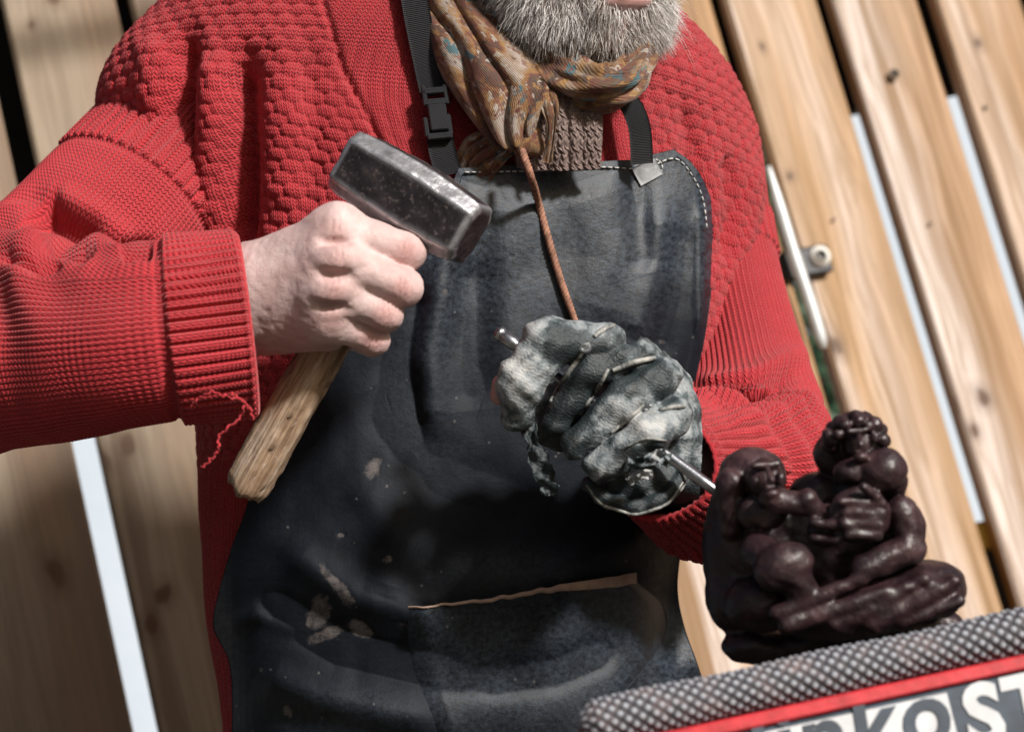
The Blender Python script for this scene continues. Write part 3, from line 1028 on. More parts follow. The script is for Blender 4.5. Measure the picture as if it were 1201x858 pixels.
# ---- body under the clothes, hips and legs down to the ground
down = -UPC
def sdf_body(P):
    d = None
    def add(q, k=.05):
        nonlocal d
        d = q if d is None else smin(d, q, k)
    sl, sr = C(300, 70, 1.585), C(800, 150, 1.65)
    add(d_ell(P, C(530, 270, 1.615), (.150, .21, .085)))
    add(d_ell(P, C(525, 620, 1.60), (.135, .17, .085)))
    add(d_cap(P, C(655, 60, 1.61), C(600, 160, 1.63), .060, .075))
    add(d_cap(P, sl, sr, .050, .050))
    a1 = CP(ARM1)
    add(d_cap(P, sl, a1[3], .036, .026), .03); add(d_cap(P, a1[5], C(290, 352, 1.33), .038, .026), .02)
    a2 = CP(ARM2)
    add(d_cap(P, sr, a2[3], .034, .034), .01); add(d_cap(P, a2[3], a2[5], .034, .034), .01); add(d_cap(P, a2[5], C(815, 548, 1.405), .032, .024), .02)
    hip = C(540, 880, 1.61)
    add(d_ell(P, hip, (.15, .12, .09)))
    return d
V1, Q1 = sdf_mesh(sdf_body, C(300, 300, 1.6) + [-.30, -.42, -.17], C(800, 300, 1.6) + [.20, .33, .33], 0.011)
V2h, Q2 = sdf_mesh(sdf_hand, C(255, 430, DH) + [-.005, -.01, -.10], C(505, 235, DH) + [.008, .012, .05], 0.00115, 1)
V3, Q3 = sdf_mesh(sdf_head, HC - np.array([.14, .21, .19]), HC + np.array([.15, .16, .17]), 0.0032)
# fine skin relief on the hand
nh = sdf_grad(sdf_hand, V2h)
hp, hy, hd = PX(V2h)
crease = np.zeros(len(V2h))
for (m, pp, *_r) in FING:
    for j, (jx, jy) in enumerate(((pp[0], pp[1]), (m[0], m[1]), (0.55 * m[0] + 0.45 * pp[0], 0.55 * m[1] + 0.45 * pp[1]))):
        ux_, uy_ = np.array([pp[0] - m[0], pp[1] - m[1]]) / np.hypot(pp[0] - m[0], pp[1] - m[1])
        al_ = (hp - jx) * ux_ + (hy - jy) * uy_; ac_ = -(hp - jx) * uy_ + (hy - jy) * ux_
        wv_ = np.sin((al_ + 0.05 * ac_ ** 2 * 0.3 + 2 * vnoise(np.stack([hp / 6, hy / 6, 0 * hp], -1), 1, 7)) * 2 * np.pi / (5.5 if j == 0 else 7))
        crease += (0.00042, 0.0003, 0.00012)[j] * wv_ * np.exp(-(al_ / 12) ** 2 - (ac_ / 16) ** 2)
V2h = V2h + nh * (crease + 0.0004 * fbm(V2h, 260, 3, 3) + 0.0008 * fbm(V2h, 75, 4, 2))[:, None]
red = np.zeros(len(V2h))
for (m, pp, *_r) in FING:
    red += 0.9 * np.exp(-((hp - pp[0]) ** 2 + (hy - pp[1]) ** 2) / 16 ** 2) + 0.5 * np.exp(-((hp - m[0] + 4) ** 2 + (hy - m[1]) ** 2) / 15 ** 2)
red = np.clip(red, 0, 1)
Vb = np.concatenate([V1, V2h, V3]); Qb = np.concatenate([Q1, Q2 + len(V1), Q3 + len(V1) + len(V2h)])
redb = np.concatenate([np.zeros(len(V1)), red, np.clip(head_tone(V3) * 1.6, 0, 1.6)])
def M_skin():
    g = G('skin', 0.48)
    o = g.obj()
    n = g.noise(o, 60, 4, 0.6); n2 = g.noise(o, 420, 4, 0.6); n3 = g.noise(o, 22, 3)
    c = g.ramp(n, [(0.30, (0.52, 0.36, 0.345)), (0.55, (0.63, 0.475, 0.46)), (0.75, (0.70, 0.56, 0.55))])
    c = g.mix(g.ramp(n3, [(0.42, 0.0), (0.68, 0.5)]), c, (0.55, 0.33, 0.31))
    c = g.mix(g.ramp(n2, [(0.62, 0.0), (0.80, 0.35)]), c, (0.42, 0.30, 0.27))
    c = g.mix(g.math('MULTIPLY', g.attr('red', 'Fac'), 0.72), c, (0.54, 0.245, 0.225))
    g.set('Base Color', c)
    g.set('Subsurface Weight', 0.05); g.set('Subsurface Radius', (0.006, 0.002, 0.001)); g.set('Subsurface Scale', 1.0)
    cr = g.voro(o, 900, 'DISTANCE_TO_EDGE'); 
    g.set('Normal', g.bump(g.math('ADD', g.math('MULTIPLY', g.ramp(cr, [(0, 0), (0.2, 1)]), 0.35), n2), 0.5, 0.0008))
    g.set('Specular IOR Level', 0.4)
    return g.m
man = mk('person', Vb, Qb, M_skin(), attrs={'red': redb}, category='person',
         label='man in red knitted jumper and dark leather apron, hammer raised, chisel in gloved hand')
sweater = mk('jumper', TPd, gridf(len(TH), NVt, True), MAT['knit'], man, attrs={'st': STT})
mk('sleeve', SLV1, gridf(*SLV1.shape[:2], True), MAT['knit'], sweater, attrs={'st': ST1})
mk('sleeve', SLV2, gridf(*SLV2.shape[:2], True), MAT['knit'], sweater, attrs={'st': ST2})
# inside of the cuff: the edge turns in round the wrist
def cuff_lining(SL, name, inset=0.006, depth=0.045):
    nu = SL.shape[0]
    rim = SL[::4, -1]; c = rim.mean(0); ax = nrm(SL[:, -1].mean(0) - SL[:, -40].mean(0))
    rr_ = nrm(rim - c)
    rings = [rim, rim - rr_ * 0.002 + ax * 0.0015, rim - rr_ * inset * .7, rim - rr_ * inset - ax * 0.01, rim - rr_ * inset - ax * depth]
    P = np.stack(rings, 1)
    mk(name, P, gridf(P.shape[0], P.shape[1], True), MAT['knit'], sweater)
cuff_lining(SLV1, 'cuff_lining'); cuff_lining(SLV2, 'cuff_lining')
# trousers and boots, below the picture
tr = G('dusty_denim', 0.85); o_ = tr.obj()
tr.set('Base Color', tr.ramp(tr.noise(o_, 60, 5), [(0.3, (0.05, 0.055, 0.065)), (0.7, (0.20, 0.20, 0.20))]))
tr.set('Normal', tr.bump(tr.noise(o_, 900, 3), 0.4, 0.001))
hw = W(C(540, 880, 1.61)[None])[0]
latw = CR @ nrm(np.array([1.0, 0.1, -0.1])); latw[2] = 0; latw = nrm(latw); fwdw = np.cross(latw, fz); fwdw = fwdw if fwdw @ (CL - hw) > 0 else -fwdw
def sdf_legs(P):
    d = d_ell(P, hw - fz * 0.02, (.165, .115, .13))
    for sx in (-1, 1):
        hpj = hw + latw * sx * .085 - fz * .05; kn_ = hpj - fz * (hpj[2] - .46) + fwdw * .03 + latw * sx * .03; an = np.array([kn_[0], kn_[1], .09]) + latw * sx * .02 - fwdw * .03
        d = smin(d, smin(d_cap(P, hpj, kn_, .092, .068), d_cap(P, kn_, an, .066, .056), .03), .04)
    return d
Vl, Ql = sdf_mesh(sdf_legs, hw - [.34, .34, hw[2] - .05], hw + [.34, .34, .12], 0.013)
mk('trousers', Vl, Ql, tr.m, man, cam_space=False)
boot_m = M_simple('boot_leather', (0.05, 0.035, 0.025), 0.55)
for sx in (-1, 1):
    an = np.array([hw[0], hw[1], 0]) + latw * sx * .135
    fnb = lambda P: smax(smin(d_cap(P, an + fz * .16, an + fz * .07, .058, .05), d_cap(P, an + fz * .05 - fwdw * .03, an + fz * .045 + fwdw * .17, .052, .045), .04), -(P[..., 2] - .006), .004)
    Vq, Qq = sdf_mesh(fnb, an - [.3, .3, .02], an + [.3, .3, .24], 0.01)
    mk('boot', Vq, Qq, boot_m, man, cam_space=False)

# ---- beard: tapered hairs rooted on the jaw
def hairs(name, V, N, L, Dn, r0, tone, mat, parent, seed, seg=4, curl=0.25):
    r_ = np.random.default_rng(seed)
    n = len(V)
    d0 = nrm(Dn + 0.28 * r_.normal(size=(n, 3)))
    bend = nrm(r_.normal(size=(n, 3))) * curl
    ts = np.linspace(0, 1, seg)
    path = V[:, None] + (d0[:, None] * ts[None, :, None] + (bend + down * 0.35)[:, None] * (ts ** 2)[None, :, None]) * L[:, None, None]
    T = nrm(d0); A = nrm(np.cross(T, r_.normal(size=(n, 3)))); B = np.cross(T, A)
    rad = r0 * (1 - 0.85 * ts ** 1.5)
    ang = np.arange(3) * 2 * np.pi / 3
    P = path[:, None] + (np.cos(ang)[None, :, None, None] * A[:, None, None] + np.sin(ang)[None, :, None, None] * B[:, None, None]) * rad[None, None, :, None] * r_.uniform(.7, 1.3, n)[:, None, None, None]
    base = gridf(3, seg, True)
    Fs = (base[None] + (np.arange(n) * 3 * seg)[:, None, None]).reshape(-1, 4)
    return mk(name, P.reshape(-1, 3), Fs, mat, parent, attrs={'tone': np.repeat(tone, 3 * seg)}, kind='stuff')
gh = G('beard_hair', 0.38)
gh.set('Base Color', gh.ramp(gh.attr('tone', 'Fac'), [(0.0, (0.035, 0.025, 0.02)), (0.3, (0.17, 0.115, 0.085)), (0.55, (0.42, 0.35, 0.31)), (0.8, (0.62, 0.58, 0.55)), (1.0, (0.85, 0.83, 0.82))]))
gh.set('Specular IOR Level', 0.5)
n3 = sdf_grad(sdf_head, V3, 2e-3)
q3 = (V3 - HC) @ HA.T
mouth = ((q3[:, 0] / .025) ** 2 + ((q3[:, 1] + .072) / .0135) ** 2 < 1) & (q3[:, 2] > .07)
onjaw = (q3[:, 1] < -.042 + 0.25 * np.maximum(0, .06 - q3[:, 2])) & (q3[:, 1] > -.150) & (q3[:, 2] > -.035) & ~mouth & ~((q3[:, 2] < .02) & (q3[:, 1] < -.11))
onjaw &= ~((q3[:, 2] > .085) & (q3[:, 1] > -.060))
idx = np.where(onjaw)[0]
pick = rng.choice(idx, 22000)
Vr = V3[pick] + rng.normal(size=(len(pick), 3)) * 0.0016
qq = q3[pick]
under = sstep(-.098, -.118, qq[:, 1])
Lh = (0.006 + 0.0065 * rng.uniform(size=len(pick))) * (1 + 0.2 * sstep(.02, .05, np.abs(qq[:, 0]))) * (1 - 0.25 * under)
side_w = sstep(.012, .045, np.abs(qq[:, 0]))
tone = np.clip(0.73 + 0.25 * side_w + 0.26 * rng.normal(size=len(pick)) - 0.18 * under, 0.02, 1)
tangent = np.asarray(HA.T @ np.array([0, -1.0, 0.12]))
Dn = 0.55 * n3[pick] + 0.65 * tangent[None] + 0.25 * np.sign(qq[:, :1]) * hx[None]
beard = hairs('beard', Vr, n3[pick], Lh, Dn, 0.00030, tone, gh.m, man, 3)
# long stray hairs at the far cheek
far = idx[(q3[idx, 0] > .035) & (q3[idx, 1] > -.10)]
pk = rng.choice(far, 120)
hairs('stray_hair', V3[pk], n3[pk], 0.012 + 0.018 * rng.uniform(size=120), n3[pk] + 0.6 * tangent[None], 0.00022, np.clip(0.8 + 0.15 * rng.normal(size=120), 0, 1), gh.m, man, 4, 6, 0.5)
# hair on the scalp, above the picture
sc_ = np.where((q3[:, 1] > .035 - 0.4 * np.minimum(q3[:, 2], 0.05)) & (q3[:, 2] < .075) & (q3[:, 1] > -.05) | ((q3[:, 2] < -.05) & (q3[:, 1] > -.08)))[0]
pk = rng.choice(sc_, 6000)
hairs('head_hair', V3[pk], n3[pk], 0.02 + 0.02 * rng.uniform(size=6000), 0.5 * n3[pk] + 0.8 * (HA.T @ np.array([0, -.4, -.6]))[None], 0.0006, np.clip(0.5 + .2 * rng.normal(size=6000), 0, 1), gh.m, man, 5, 4, 0.3)

# ---- depth map of the jumper front, so that the apron can lie on it
bx, by = 8, 8
nxm, nym = 1400 // bx, 1300 // by
sel = (TN[..., 2] > 0.0)
ix = ((tpx[sel] + 100) / bx).astype(int); iy = ((tpy[sel] + 150) / by).astype(int)
ok = (ix >= 0) & (ix < nxm) & (iy >= 0) & (iy < nym)
Dm = np.full((nxm, nym), np.nan)
acc = np.bincount(ix[ok] * nym + iy[ok], tpd[sel][ok], nxm * nym); cn = np.bincount(ix[ok] * nym + iy[ok], minlength=nxm * nym)
Dm = np.where(cn > 0, acc / np.maximum(cn, 1), np.nan).reshape(nxm, nym)
for _ in range(60):
    m = np.isnan(Dm)
    if not m.any():
        break
    pad = np.pad(Dm, 1, constant_values=np.nan)
    nb_ = np.stack([pad[1 + a:1 + a + nxm, 1 + b:1 + b + nym] for a, b in ((1, 0), (-1, 0), (0, 1), (0, -1))])
    with np.errstate(all='ignore'):
        import warnings; warnings.simplefilter('ignore')
        f = np.nanmean(nb_, 0)
    Dm = np.where(m, f, Dm)
Dm = np.where(np.isnan(Dm), 1.6, Dm)
for _ in range(6):
    pad = np.pad(Dm, 1, mode='edge')
    Dm = (pad[1:-1, 1:-1] * 2 + pad[2:, 1:-1] + pad[:-2, 1:-1] + pad[1:-1, 2:] + pad[1:-1, :-2]) / 6
def front_depth(px, py):
    x = np.clip((np.asarray(px, float) + 100) / bx - 0.5, 0, nxm - 1.001); y = np.clip((np.asarray(py, float) + 150) / by - 0.5, 0, nym - 1.001)
    i, j = x.astype(int), y.astype(int); a, b = x - i, y - j
    return (Dm[i, j] * (1 - a) * (1 - b) + Dm[i + 1, j] * a * (1 - b) + Dm[i, j + 1] * (1 - a) * b + Dm[i + 1, j + 1] * a * b)

# ---- apron
APL = [(538, 197), (531, 215), (520, 250), (490, 310), (420, 380), (345, 445), (305, 520), (290, 590), (272, 640), (256, 695), (250, 735), (268, 775), (272, 830), (270, 900), (268, 1010)]
APR = [(790, 175), (813, 193), (832, 228), (839, 275), (835, 335), (826, 400), (814, 455), (806, 520), (802, 580), (799, 640), (795, 690), (803, 735), (822, 790), (838, 860), (850, 980)]
AF = [([(555, 215), (520, 320), (500, 420), (505, 520)], 22, .010), ([(480, 330), (470, 430), (475, 520)], 24, -.010), ([(560, 300), (550, 400), (560, 480)], 26, -.006),
      ([(600, 220), (590, 330), (600, 450)], 30, .004), ([(745, 200), (752, 260), (758, 320)], 16, -.006), ([(775, 240), (765, 330), (745, 400)], 20, .007),
      ([(690, 210), (720, 300), (700, 380)], 34, .005), ([(800, 260), (790, 350), (770, 420)], 16, -.006), ([(825, 240), (826, 300), (820, 400)], 9, .006),
      ([(330, 640), (420, 700), (520, 730)], 22, .010), ([(300, 700), (400, 760), (560, 800)], 22, -.012), ([(300, 790), (380, 820), (520, 850)], 24, .012),
      ([(560, 800), (650, 790), (720, 760)], 18, -.010), ([(640, 690), (700, 650), (760, 620)], 22, .008), ([(420, 560), (470, 640), (450, 700)], 26, .006),
      ([(262, 735), (300, 720), (360, 740)], 12, .006), ([(440, 450), (520, 560), (640, 600)], 40, -.006)]
def apron_depth(px, py, off=0.015):
    h = np.maximum(folds(px, py, AF), -.0045)
    big = 0.010 * sstep(560, 720, py)
    return front_depth(px, py) - off - h - big - 0.0022 * fbm(np.stack([px / 60, py / 90, px * 0], -1), 1.0, 21, 3)
NA, NB = 330, 470
vv = np.linspace(0, len(APL) - 1, NB)
aL, aR = spl(np.array(APL, float), vv), spl(np.array(APR, float), vv)
uu = np.linspace(0, 1, NA)
AX = aL[None, :, 0] + (aR - aL)[None, :, 0] * uu[:, None]
AY = aL[None, :, 1] + (aR - aL)[None, :, 1] * uu[:, None]
dip = np.exp(-vv / 1.2)[None] * (lut(uu, [0, .4, .8, .9, 1], [0, 4.0, 8.0, 4, 0]))[:, None]
AY = AY + dip
AD = apron_depth(AX, AY)
edge = np.minimum(uu, 1 - uu)[:, None] * np.ones((1, NB)) * 300
topd = AY - (AY[:, :1])
hem = sstep(10, 7, np.minimum(topd, np.maximum(edge, 0) + np.where(AY > 460, 99, 0)))
AD = AD - hem * 0.0012
# the bib stands off the chest at its top edge and curls back at the right
AD = AD + 0.030 * (np.clip((AX - 815) / 25, 0, 1) ** 2) * sstep(520, 300, AY)
AP = C(AX, AY, AD)
# dried plaster splashes and rubbed patches
stain = np.zeros_like(AX)
def splat(cx, cy, rx, ry, ang, seed, amp=1.0):
    global stain
    c, s = math.cos(R(ang)), math.sin(R(ang))
    dx, dy = AX - cx, AY - cy
    x = (dx * c + dy * s) / rx; y = (-dx * s + dy * c) / ry
    r = np.sqrt(x * x + y * y) + 0.55 * fbm(np.stack([AX / 14, AY / 14, AX * 0 + seed], -1), 1.0, seed, 3)
    stain = np.maximum(stain, amp * sstep(1.35, 0.35, r))
for a in [(440, 545, 11, 20, 35, 1), (372, 722, 14, 26, 20, 2), (385, 742, 30, 10, -20, 3), (398, 690, 9, 36, -38, 4), (420, 735, 22, 10, 30, 5), (455, 655, 8, 5, 0, 6), (399, 627, 5, 4, 0, 7), (306, 785, 4, 6, 0, 8),
          (338, 835, 6, 9, -40, 9), (493, 520, 5, 14, 5, 10, .5), (521, 341, 6, 6, 0, 11, .8), (776, 400, 7, 4, 0, 12, .7), (752, 396, 3, 4, 0, 13, .8), (560, 432, 5, 4, 0, 14, .6), (515, 640, 2.5, 22, 8, 15, .45), (667, 727, 3, 3, 0, 16, .7),
          (562, 478, 1.8, 14, 20, 17, .5), (455, 470, 2, 12, -12, 18, .4), (600, 300, 4, 3, 0, 19, .35), (640, 560, 3, 3, 0, 22, .7), (505, 560, 12, 2, -5, 23, .3), (480, 735, 14, 5, 20, 24, .6), (540, 850, 14, 3, -10, 25, .5)]:
    splat(*a)
def M_leather():
    g = G('worn_sheen_leather', 0.5)
    pc = g.attr('pc'); st_ = g.attr('stain', 'Fac'); hm = g.attr('hem', 'Fac')
    n1 = g.noise(pc, 1.1, 5, 0.6); n2 = g.noise(pc, 9, 6, 0.68); n3_ = g.noise(g.map(pc, (26, 2.5, 1), (0, 0, 0), (0, 0, 0.25)), 1.0, 4, 0.7); n4 = g.noise(pc, 40, 4, 0.7)
    base = g.ramp(n1, [(0.3, (0.004, 0.005, 0.008)), (0.7, (0.008, 0.011, 0.017))])
    rub_sheen = g.math('MULTIPLY', g.ramp(n2, [(0.36, 0.0), (0.66, 1.0)]), g.math('MULTIPLY', g.attr('worn', 'Fac'), g.ramp(n1, [(0.3, 0.45), (0.65, 1.0)])))
    c = g.mix(g.math('MULTIPLY', rub_sheen, 0.75), base, (0.078, 0.105, 0.140))  # rubbed wear; on the bib also its painted blue-grey sheen
    scr = g.ramp(n3_, [(0.60, 0.0), (0.76, 0.6)])
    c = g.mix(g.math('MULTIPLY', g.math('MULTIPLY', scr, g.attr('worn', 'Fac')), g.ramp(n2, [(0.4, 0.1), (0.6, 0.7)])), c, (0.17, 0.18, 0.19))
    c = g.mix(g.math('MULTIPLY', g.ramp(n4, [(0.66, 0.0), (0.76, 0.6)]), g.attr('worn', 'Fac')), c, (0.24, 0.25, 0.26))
    vd = g.mix(0.05, pc, g.noise(pc, 6, 3, out=1))
    dots = g.math('MULTIPLY', g.ramp(g.voro(vd, 3.2), [(0.05, 1.0), (0.11, 0.0)]), g.ramp(g.sep(g.voro(vd, 3.2, out='Color'))[0], [(0.0, 1.0), (0.30, 0.0)], 'CONSTANT'))
    c = g.mix(g.math('MULTIPLY', dots, 0.22), c, (0.30, 0.28, 0.27))
    sc_n = g.noise(g.map(pc, (1.2, 14, 1), (3, 1, 0), (0, 0, 0.5)), 1.0, 5, .75)
    c = g.mix(g.ramp(sc_n, [(0.66, 0.0), (0.76, 0.35)]), c, (0.10, 0.12, 0.15))
    st2 = g.math('MULTIPLY', g.math('SUBTRACT', g.math('ADD', st_, g.math('MULTIPLY', g.noise(g.map(pc, (1, 1.0, 1)), 3.5, 8, .8), 2.6)), 1.85), 1.6, True)
    st2 = g.math('MULTIPLY', st2, 0.7, True)
    c = g.mix(st2, c, g.ramp(n4, [(0.3, (0.09, 0.075, 0.072)), (0.7, (0.26, 0.23, 0.22))]))
    g.set('Base Color', c)
    rgh = g.math('SUBTRACT', g.ramp(n2, [(0.3, 0.56), (0.7, 0.72)]), g.math('MULTIPLY', g.attr('worn', 'Fac'), 0.24))
    g.set('Roughness', g.mix(st2, rgh, (0.9, 0.9, 0.9)))
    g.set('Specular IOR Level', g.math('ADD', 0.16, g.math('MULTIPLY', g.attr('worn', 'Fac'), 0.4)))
    g.set('Normal', g.bump(g.math('ADD', g.math('ADD', g.math('MULTIPLY', n4, 0.5), n2), st_), 0.35, 0.0016))
    return g.m
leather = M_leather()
worn = np.clip(0.03 + 0.75 * sstep(470, 300, AY) * sstep(430, 520, AX) + 0.25 * np.exp(-((AX - 500) ** 2 / 60 ** 2 + (AY - 470) ** 2 / 110 ** 2)) + 0.5 * np.exp(-((AX - 610) ** 2 / 90 ** 2 + (AY - 665) ** 2 / 25 ** 2))  # wear mask; the bib term also paints in sky sheen, fading downwards
               + 0.9 * sstep(735, 770, AX) * sstep(690, 740, AY) + 0.35 * np.exp(-((AX - 400) ** 2 / 110 ** 2 + (AY - 835) ** 2 / 30 ** 2)) - 0.5 * np.exp(-((AX - 800) ** 2 / 30 ** 2 + (AY - 400) ** 2 / 70 ** 2)), 0, 1)  # last term paints in shade where the right edge turns away
Va, Fa = sheet(AP, 0.0032)
ha = np.zeros_like(AX)
apc = np.stack([AX / 60, AY / 60, AX * 0], -1).reshape(-1, 3)
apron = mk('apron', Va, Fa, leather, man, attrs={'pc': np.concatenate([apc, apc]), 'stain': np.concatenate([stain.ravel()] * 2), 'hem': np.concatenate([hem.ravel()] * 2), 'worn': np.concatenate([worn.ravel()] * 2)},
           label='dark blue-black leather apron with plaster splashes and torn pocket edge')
thread_m = M_simple('waxed_thread', (0.55, 0.55, 0.54), 0.7)
def on_apron(px, py, off):
    px, py = np.asarray(px, float), np.asarray(py, float)
    # nearest grid point of the apron front
    d = np.empty(px.shape)
    for i in range(px.size):
        k = np.argmin((AX - px.flat[i]) ** 2 + (AY - py.flat[i]) ** 2)
        d.flat[i] = AD.flat[k]
    return C(px, py, d - off)
def stitches(pts, step=8.0, lenr=0.62):
    p = spl(np.array(pts, float), np.linspace(0, len(pts) - 1, 200))
    s = np.concatenate([[0], np.cumsum(np.hypot(*np.diff(p, axis=0).T))])
    out = []
    for a in np.arange(0, s[-1] - step, step):
        t = np.linspace(a, a + step * lenr, 4)
        x, y = np.interp(t, s, p[:, 0]), np.interp(t, s, p[:, 1])
        q = on_apron(x, y, 0.0006)
        q[1:3] += nrm(-q[1:3]) * 0.0006
        out.append(tube(q, 0.00055, 5))
    return out
st_parts = stitches([(545, 202), (600, 201), (650, 199), (700, 196), (745, 198)]) + stitches([(762, 196), (790, 186), (808, 200), (824, 232), (830, 275)]) + stitches([(745, 200), (752, 214), (772, 206), (776, 192), (762, 186), (746, 196)], 6)
Vs, Fs = join(st_parts)
mk('stitching', Vs, Fs, thread_m, apron, kind='stuff')
# reinforcing patch at the corner of the bib
pu, pv = np.meshgrid(np.linspace(0, 1, 12), np.linspace(0, 1, 10), indexing='ij')
quad = lambda a, b, c, d: (np.array(a)[None, None] * ((1 - pu) * (1 - pv))[..., None] + np.array(b)[None, None] * (pu * (1 - pv))[..., None] + np.array(c)[None, None] * (pu * pv)[..., None] + np.array(d)[None, None] * ((1 - pu) * pv)[..., None])
PQ = quad((741., 198.), (768., 184.), (778., 204.), (752., 218.))
pp3 = on_apron(PQ[..., 0], PQ[..., 1], 0.0022)
Vp, Fp = sheet(pp3, 0.002)
mk('corner_patch', Vp, Fp, M_simple('scuffed_grey_leather', (0.26, 0.27, 0.28), 0.6, var=0.4, scale=120, bump=0.4), apron)
# pocket with its torn pale top edge
PKL = [(474, 713), (470, 745), (478, 790), (500, 840), (520, 900)]
PKR = [(747, 682), (779, 712), (778, 752), (742, 800), (690, 860)]
v5 = np.linspace(0, 4, 60); u5 = np.linspace(0, 1, 110)
pl, pr = spl(np.array(PKL, float), v5), spl(np.array(PKR, float), v5)
KX = pl[None, :, 0] + (pr - pl)[None, :, 0] * u5[:, None]; KY = pl[None, :, 1] + (pr - pl)[None, :, 1] * u5[:, None]
KY = KY + (np.exp(-v5 / .25)[None] * (1.6 * np.sin(u5 * 6) + 1.8 * vnoise(np.stack([u5 * 24, u5 * 0, u5 * 0], -1), 1, 2))[:, None])
KD = apron_depth(KX, KY, 0.022) - 0.010 * (np.exp(-v5 / 0.7)[None] * np.sin(np.pi * u5)[:, None]) 
KD = KD + 0.011 * np.maximum(0, 1 - u5 * 9)[:, None] ** 1.5 + 0.005 * np.maximum(0, 1 - (1 - u5) * 22)[:, None]
KP = C(KX, KY, KD)
Vk, Fk = sheet(KP, 0.003)
kpc = np.stack([KX / 60 + 9, KY / 60, KX * 0], -1).reshape(-1, 3)
z2 = np.zeros(len(Vk))
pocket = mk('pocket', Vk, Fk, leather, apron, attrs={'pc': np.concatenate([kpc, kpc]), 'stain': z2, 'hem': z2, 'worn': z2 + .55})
tw = lut(u5, [0, .05, .3, .6, .8, 1], [0.8, 1.8, 3.0, 4.6, 8.0, 11.0])
ep = np.stack([C(KX[:, 0], KY[:, 0] - tw * 0.9, KD[:, 0] + .0018), C(KX[:, 0], KY[:, 0] - tw * .45, KD[:, 0] - .0016), C(KX[:, 0], KY[:, 0] + tw * .3, KD[:, 0] - .0012), C(KX[:, 0], KY[:, 0] + tw * .5, KD[:, 0] + .001)], 1)
Ve, Fe = sheet(ep, 0.0012)
mk('torn_edge', Ve, Fe, M_simple('raw_hide', (0.36, 0.25, 0.20), 0.8, var=0.3, scale=60, bump=0.4, bscale=400), pocket)
# neck straps and buckle
def strap(name, pts, w, mat, parent, off=0.004, th=0.0018, n=40, curl=0.0):
    "flat webbing: pts of (px,py,d,roll) with width w metres"
    a = np.array(pts, float)
    p = spl(C(a[:, 0], a[:, 1], a[:, 2]), np.linspace(0, len(a) - 1, n))
    rl = spl(a[:, 3], np.linspace(0, len(a) - 1, n))[:, 0]
    T = nrm(np.gradient(p, axis=0)); S = nrm(np.cross(T, nrm(-p))); Nn = np.cross(S, T)
    ax = S * np.cos(rl)[:, None] + Nn * np.sin(rl)[:, None]
    u = np.linspace(-1, 1, 9)
    P = p[None] + ax[None] * (u * w / 2)[:, None, None] + Nn[None] * (-curl * u ** 2)[:, None, None]
    V, Fs = sheet(P, th)
    loc = np.stack([np.broadcast_to(u[:, None] * w / 2, (9, n)), np.broadcast_to(np.linspace(0, np.linalg.norm(np.diff(p, axis=0), axis=1).sum(), n)[None], (9, n)), np.zeros((9, n))], -1).reshape(-1, 3)
    return mk(name, V, Fs, mat, parent, attrs={'pc': np.concatenate([loc, loc])})
gw = G('black_webbing', 0.7)
gw.set('Base Color', (0.014, 0.014, 0.017))
gw.set('Normal', gw.bump(gw.wave(gw.attr('pc'), 260, 0.5, axis='Y'), 0.8, 0.0012))
fd = lambda x, y: float(front_depth(x, y))
strap('neck_strap', [(478, -60, fd(478, -60) - .02, 0), (488, 10, fd(488, 10) - .013, 0), (500, 70, fd(500, 70) - .012, 0), (509, 112, fd(509, 112) - .012, 0)], 0.019, gw.m, apron)
strap('neck_strap', [(514, 150, fd(514, 150) - .012, 0), (519, 178, fd(519, 178) - .013, 0), (527, 205, fd(527, 205) - .014, 0)], 0.019, gw.m, apron)
strap('neck_strap', [(690, 60, 1.50, .9), (716, 100, 1.475, .7), (738, 120, 1.468, .4), (750, 150, 1.462, 0), (753, 192, 1.462, 0)], 0.016, gw.m, apron)
bk = empty('buckle', C(512, 132, 1.44))
def place_child(ob, parent):
    p0 = Vector((0, 0, 0)); q = parent
    while q is not None:
        p0 += q.location; q = q.parent
    ob.location = ob.location - p0; ob.parent = parent
plast = M_simple('black_plastic', (0.022, 0.023, 0.027), 0.32)
bd = fd(512, 132) - .017
bxv = nrm(C(530, 130, bd) - C(497, 133, bd)); byv = nrm(C(516, 160, bd) - C(508, 104, bd)); bnv = nrm(np.cross(byv, bxv)); bnv = bnv * np.sign(bnv[2])
pxm = bd / FPX
bparts = [box(C(511, 120, bd), bxv * 15 * pxm, byv * 4 * pxm, bnv * .0035, .001), box(C(508, 107, bd), bxv * 14 * pxm, byv * 4 * pxm, bnv * .003, .001),
          box(C(498, 113, bd), bxv * 3 * pxm, byv * 12 * pxm, bnv * .003, .001), box(C(523, 111, bd), bxv * 3 * pxm, byv * 12 * pxm, bnv * .003, .001),
          box(C(514, 138, bd), bxv * 11 * pxm, byv * 16 * pxm, bnv * .0042, .0012), box(C(500, 150, bd), bxv * 3 * pxm, byv * 12 * pxm, bnv * .003, .001), box(C(527, 146, bd), bxv * 3 * pxm, byv * 12 * pxm, bnv * .003, .001),
          box(C(516, 160, bd), bxv * 15 * pxm, byv * 4 * pxm, bnv * .0038, .001)]
bpy.data.objects.remove(bk)
Vb_, Fb_ = join(bparts)
mk('buckle', Vb_, Fb_, plast, apron, smooth=False)

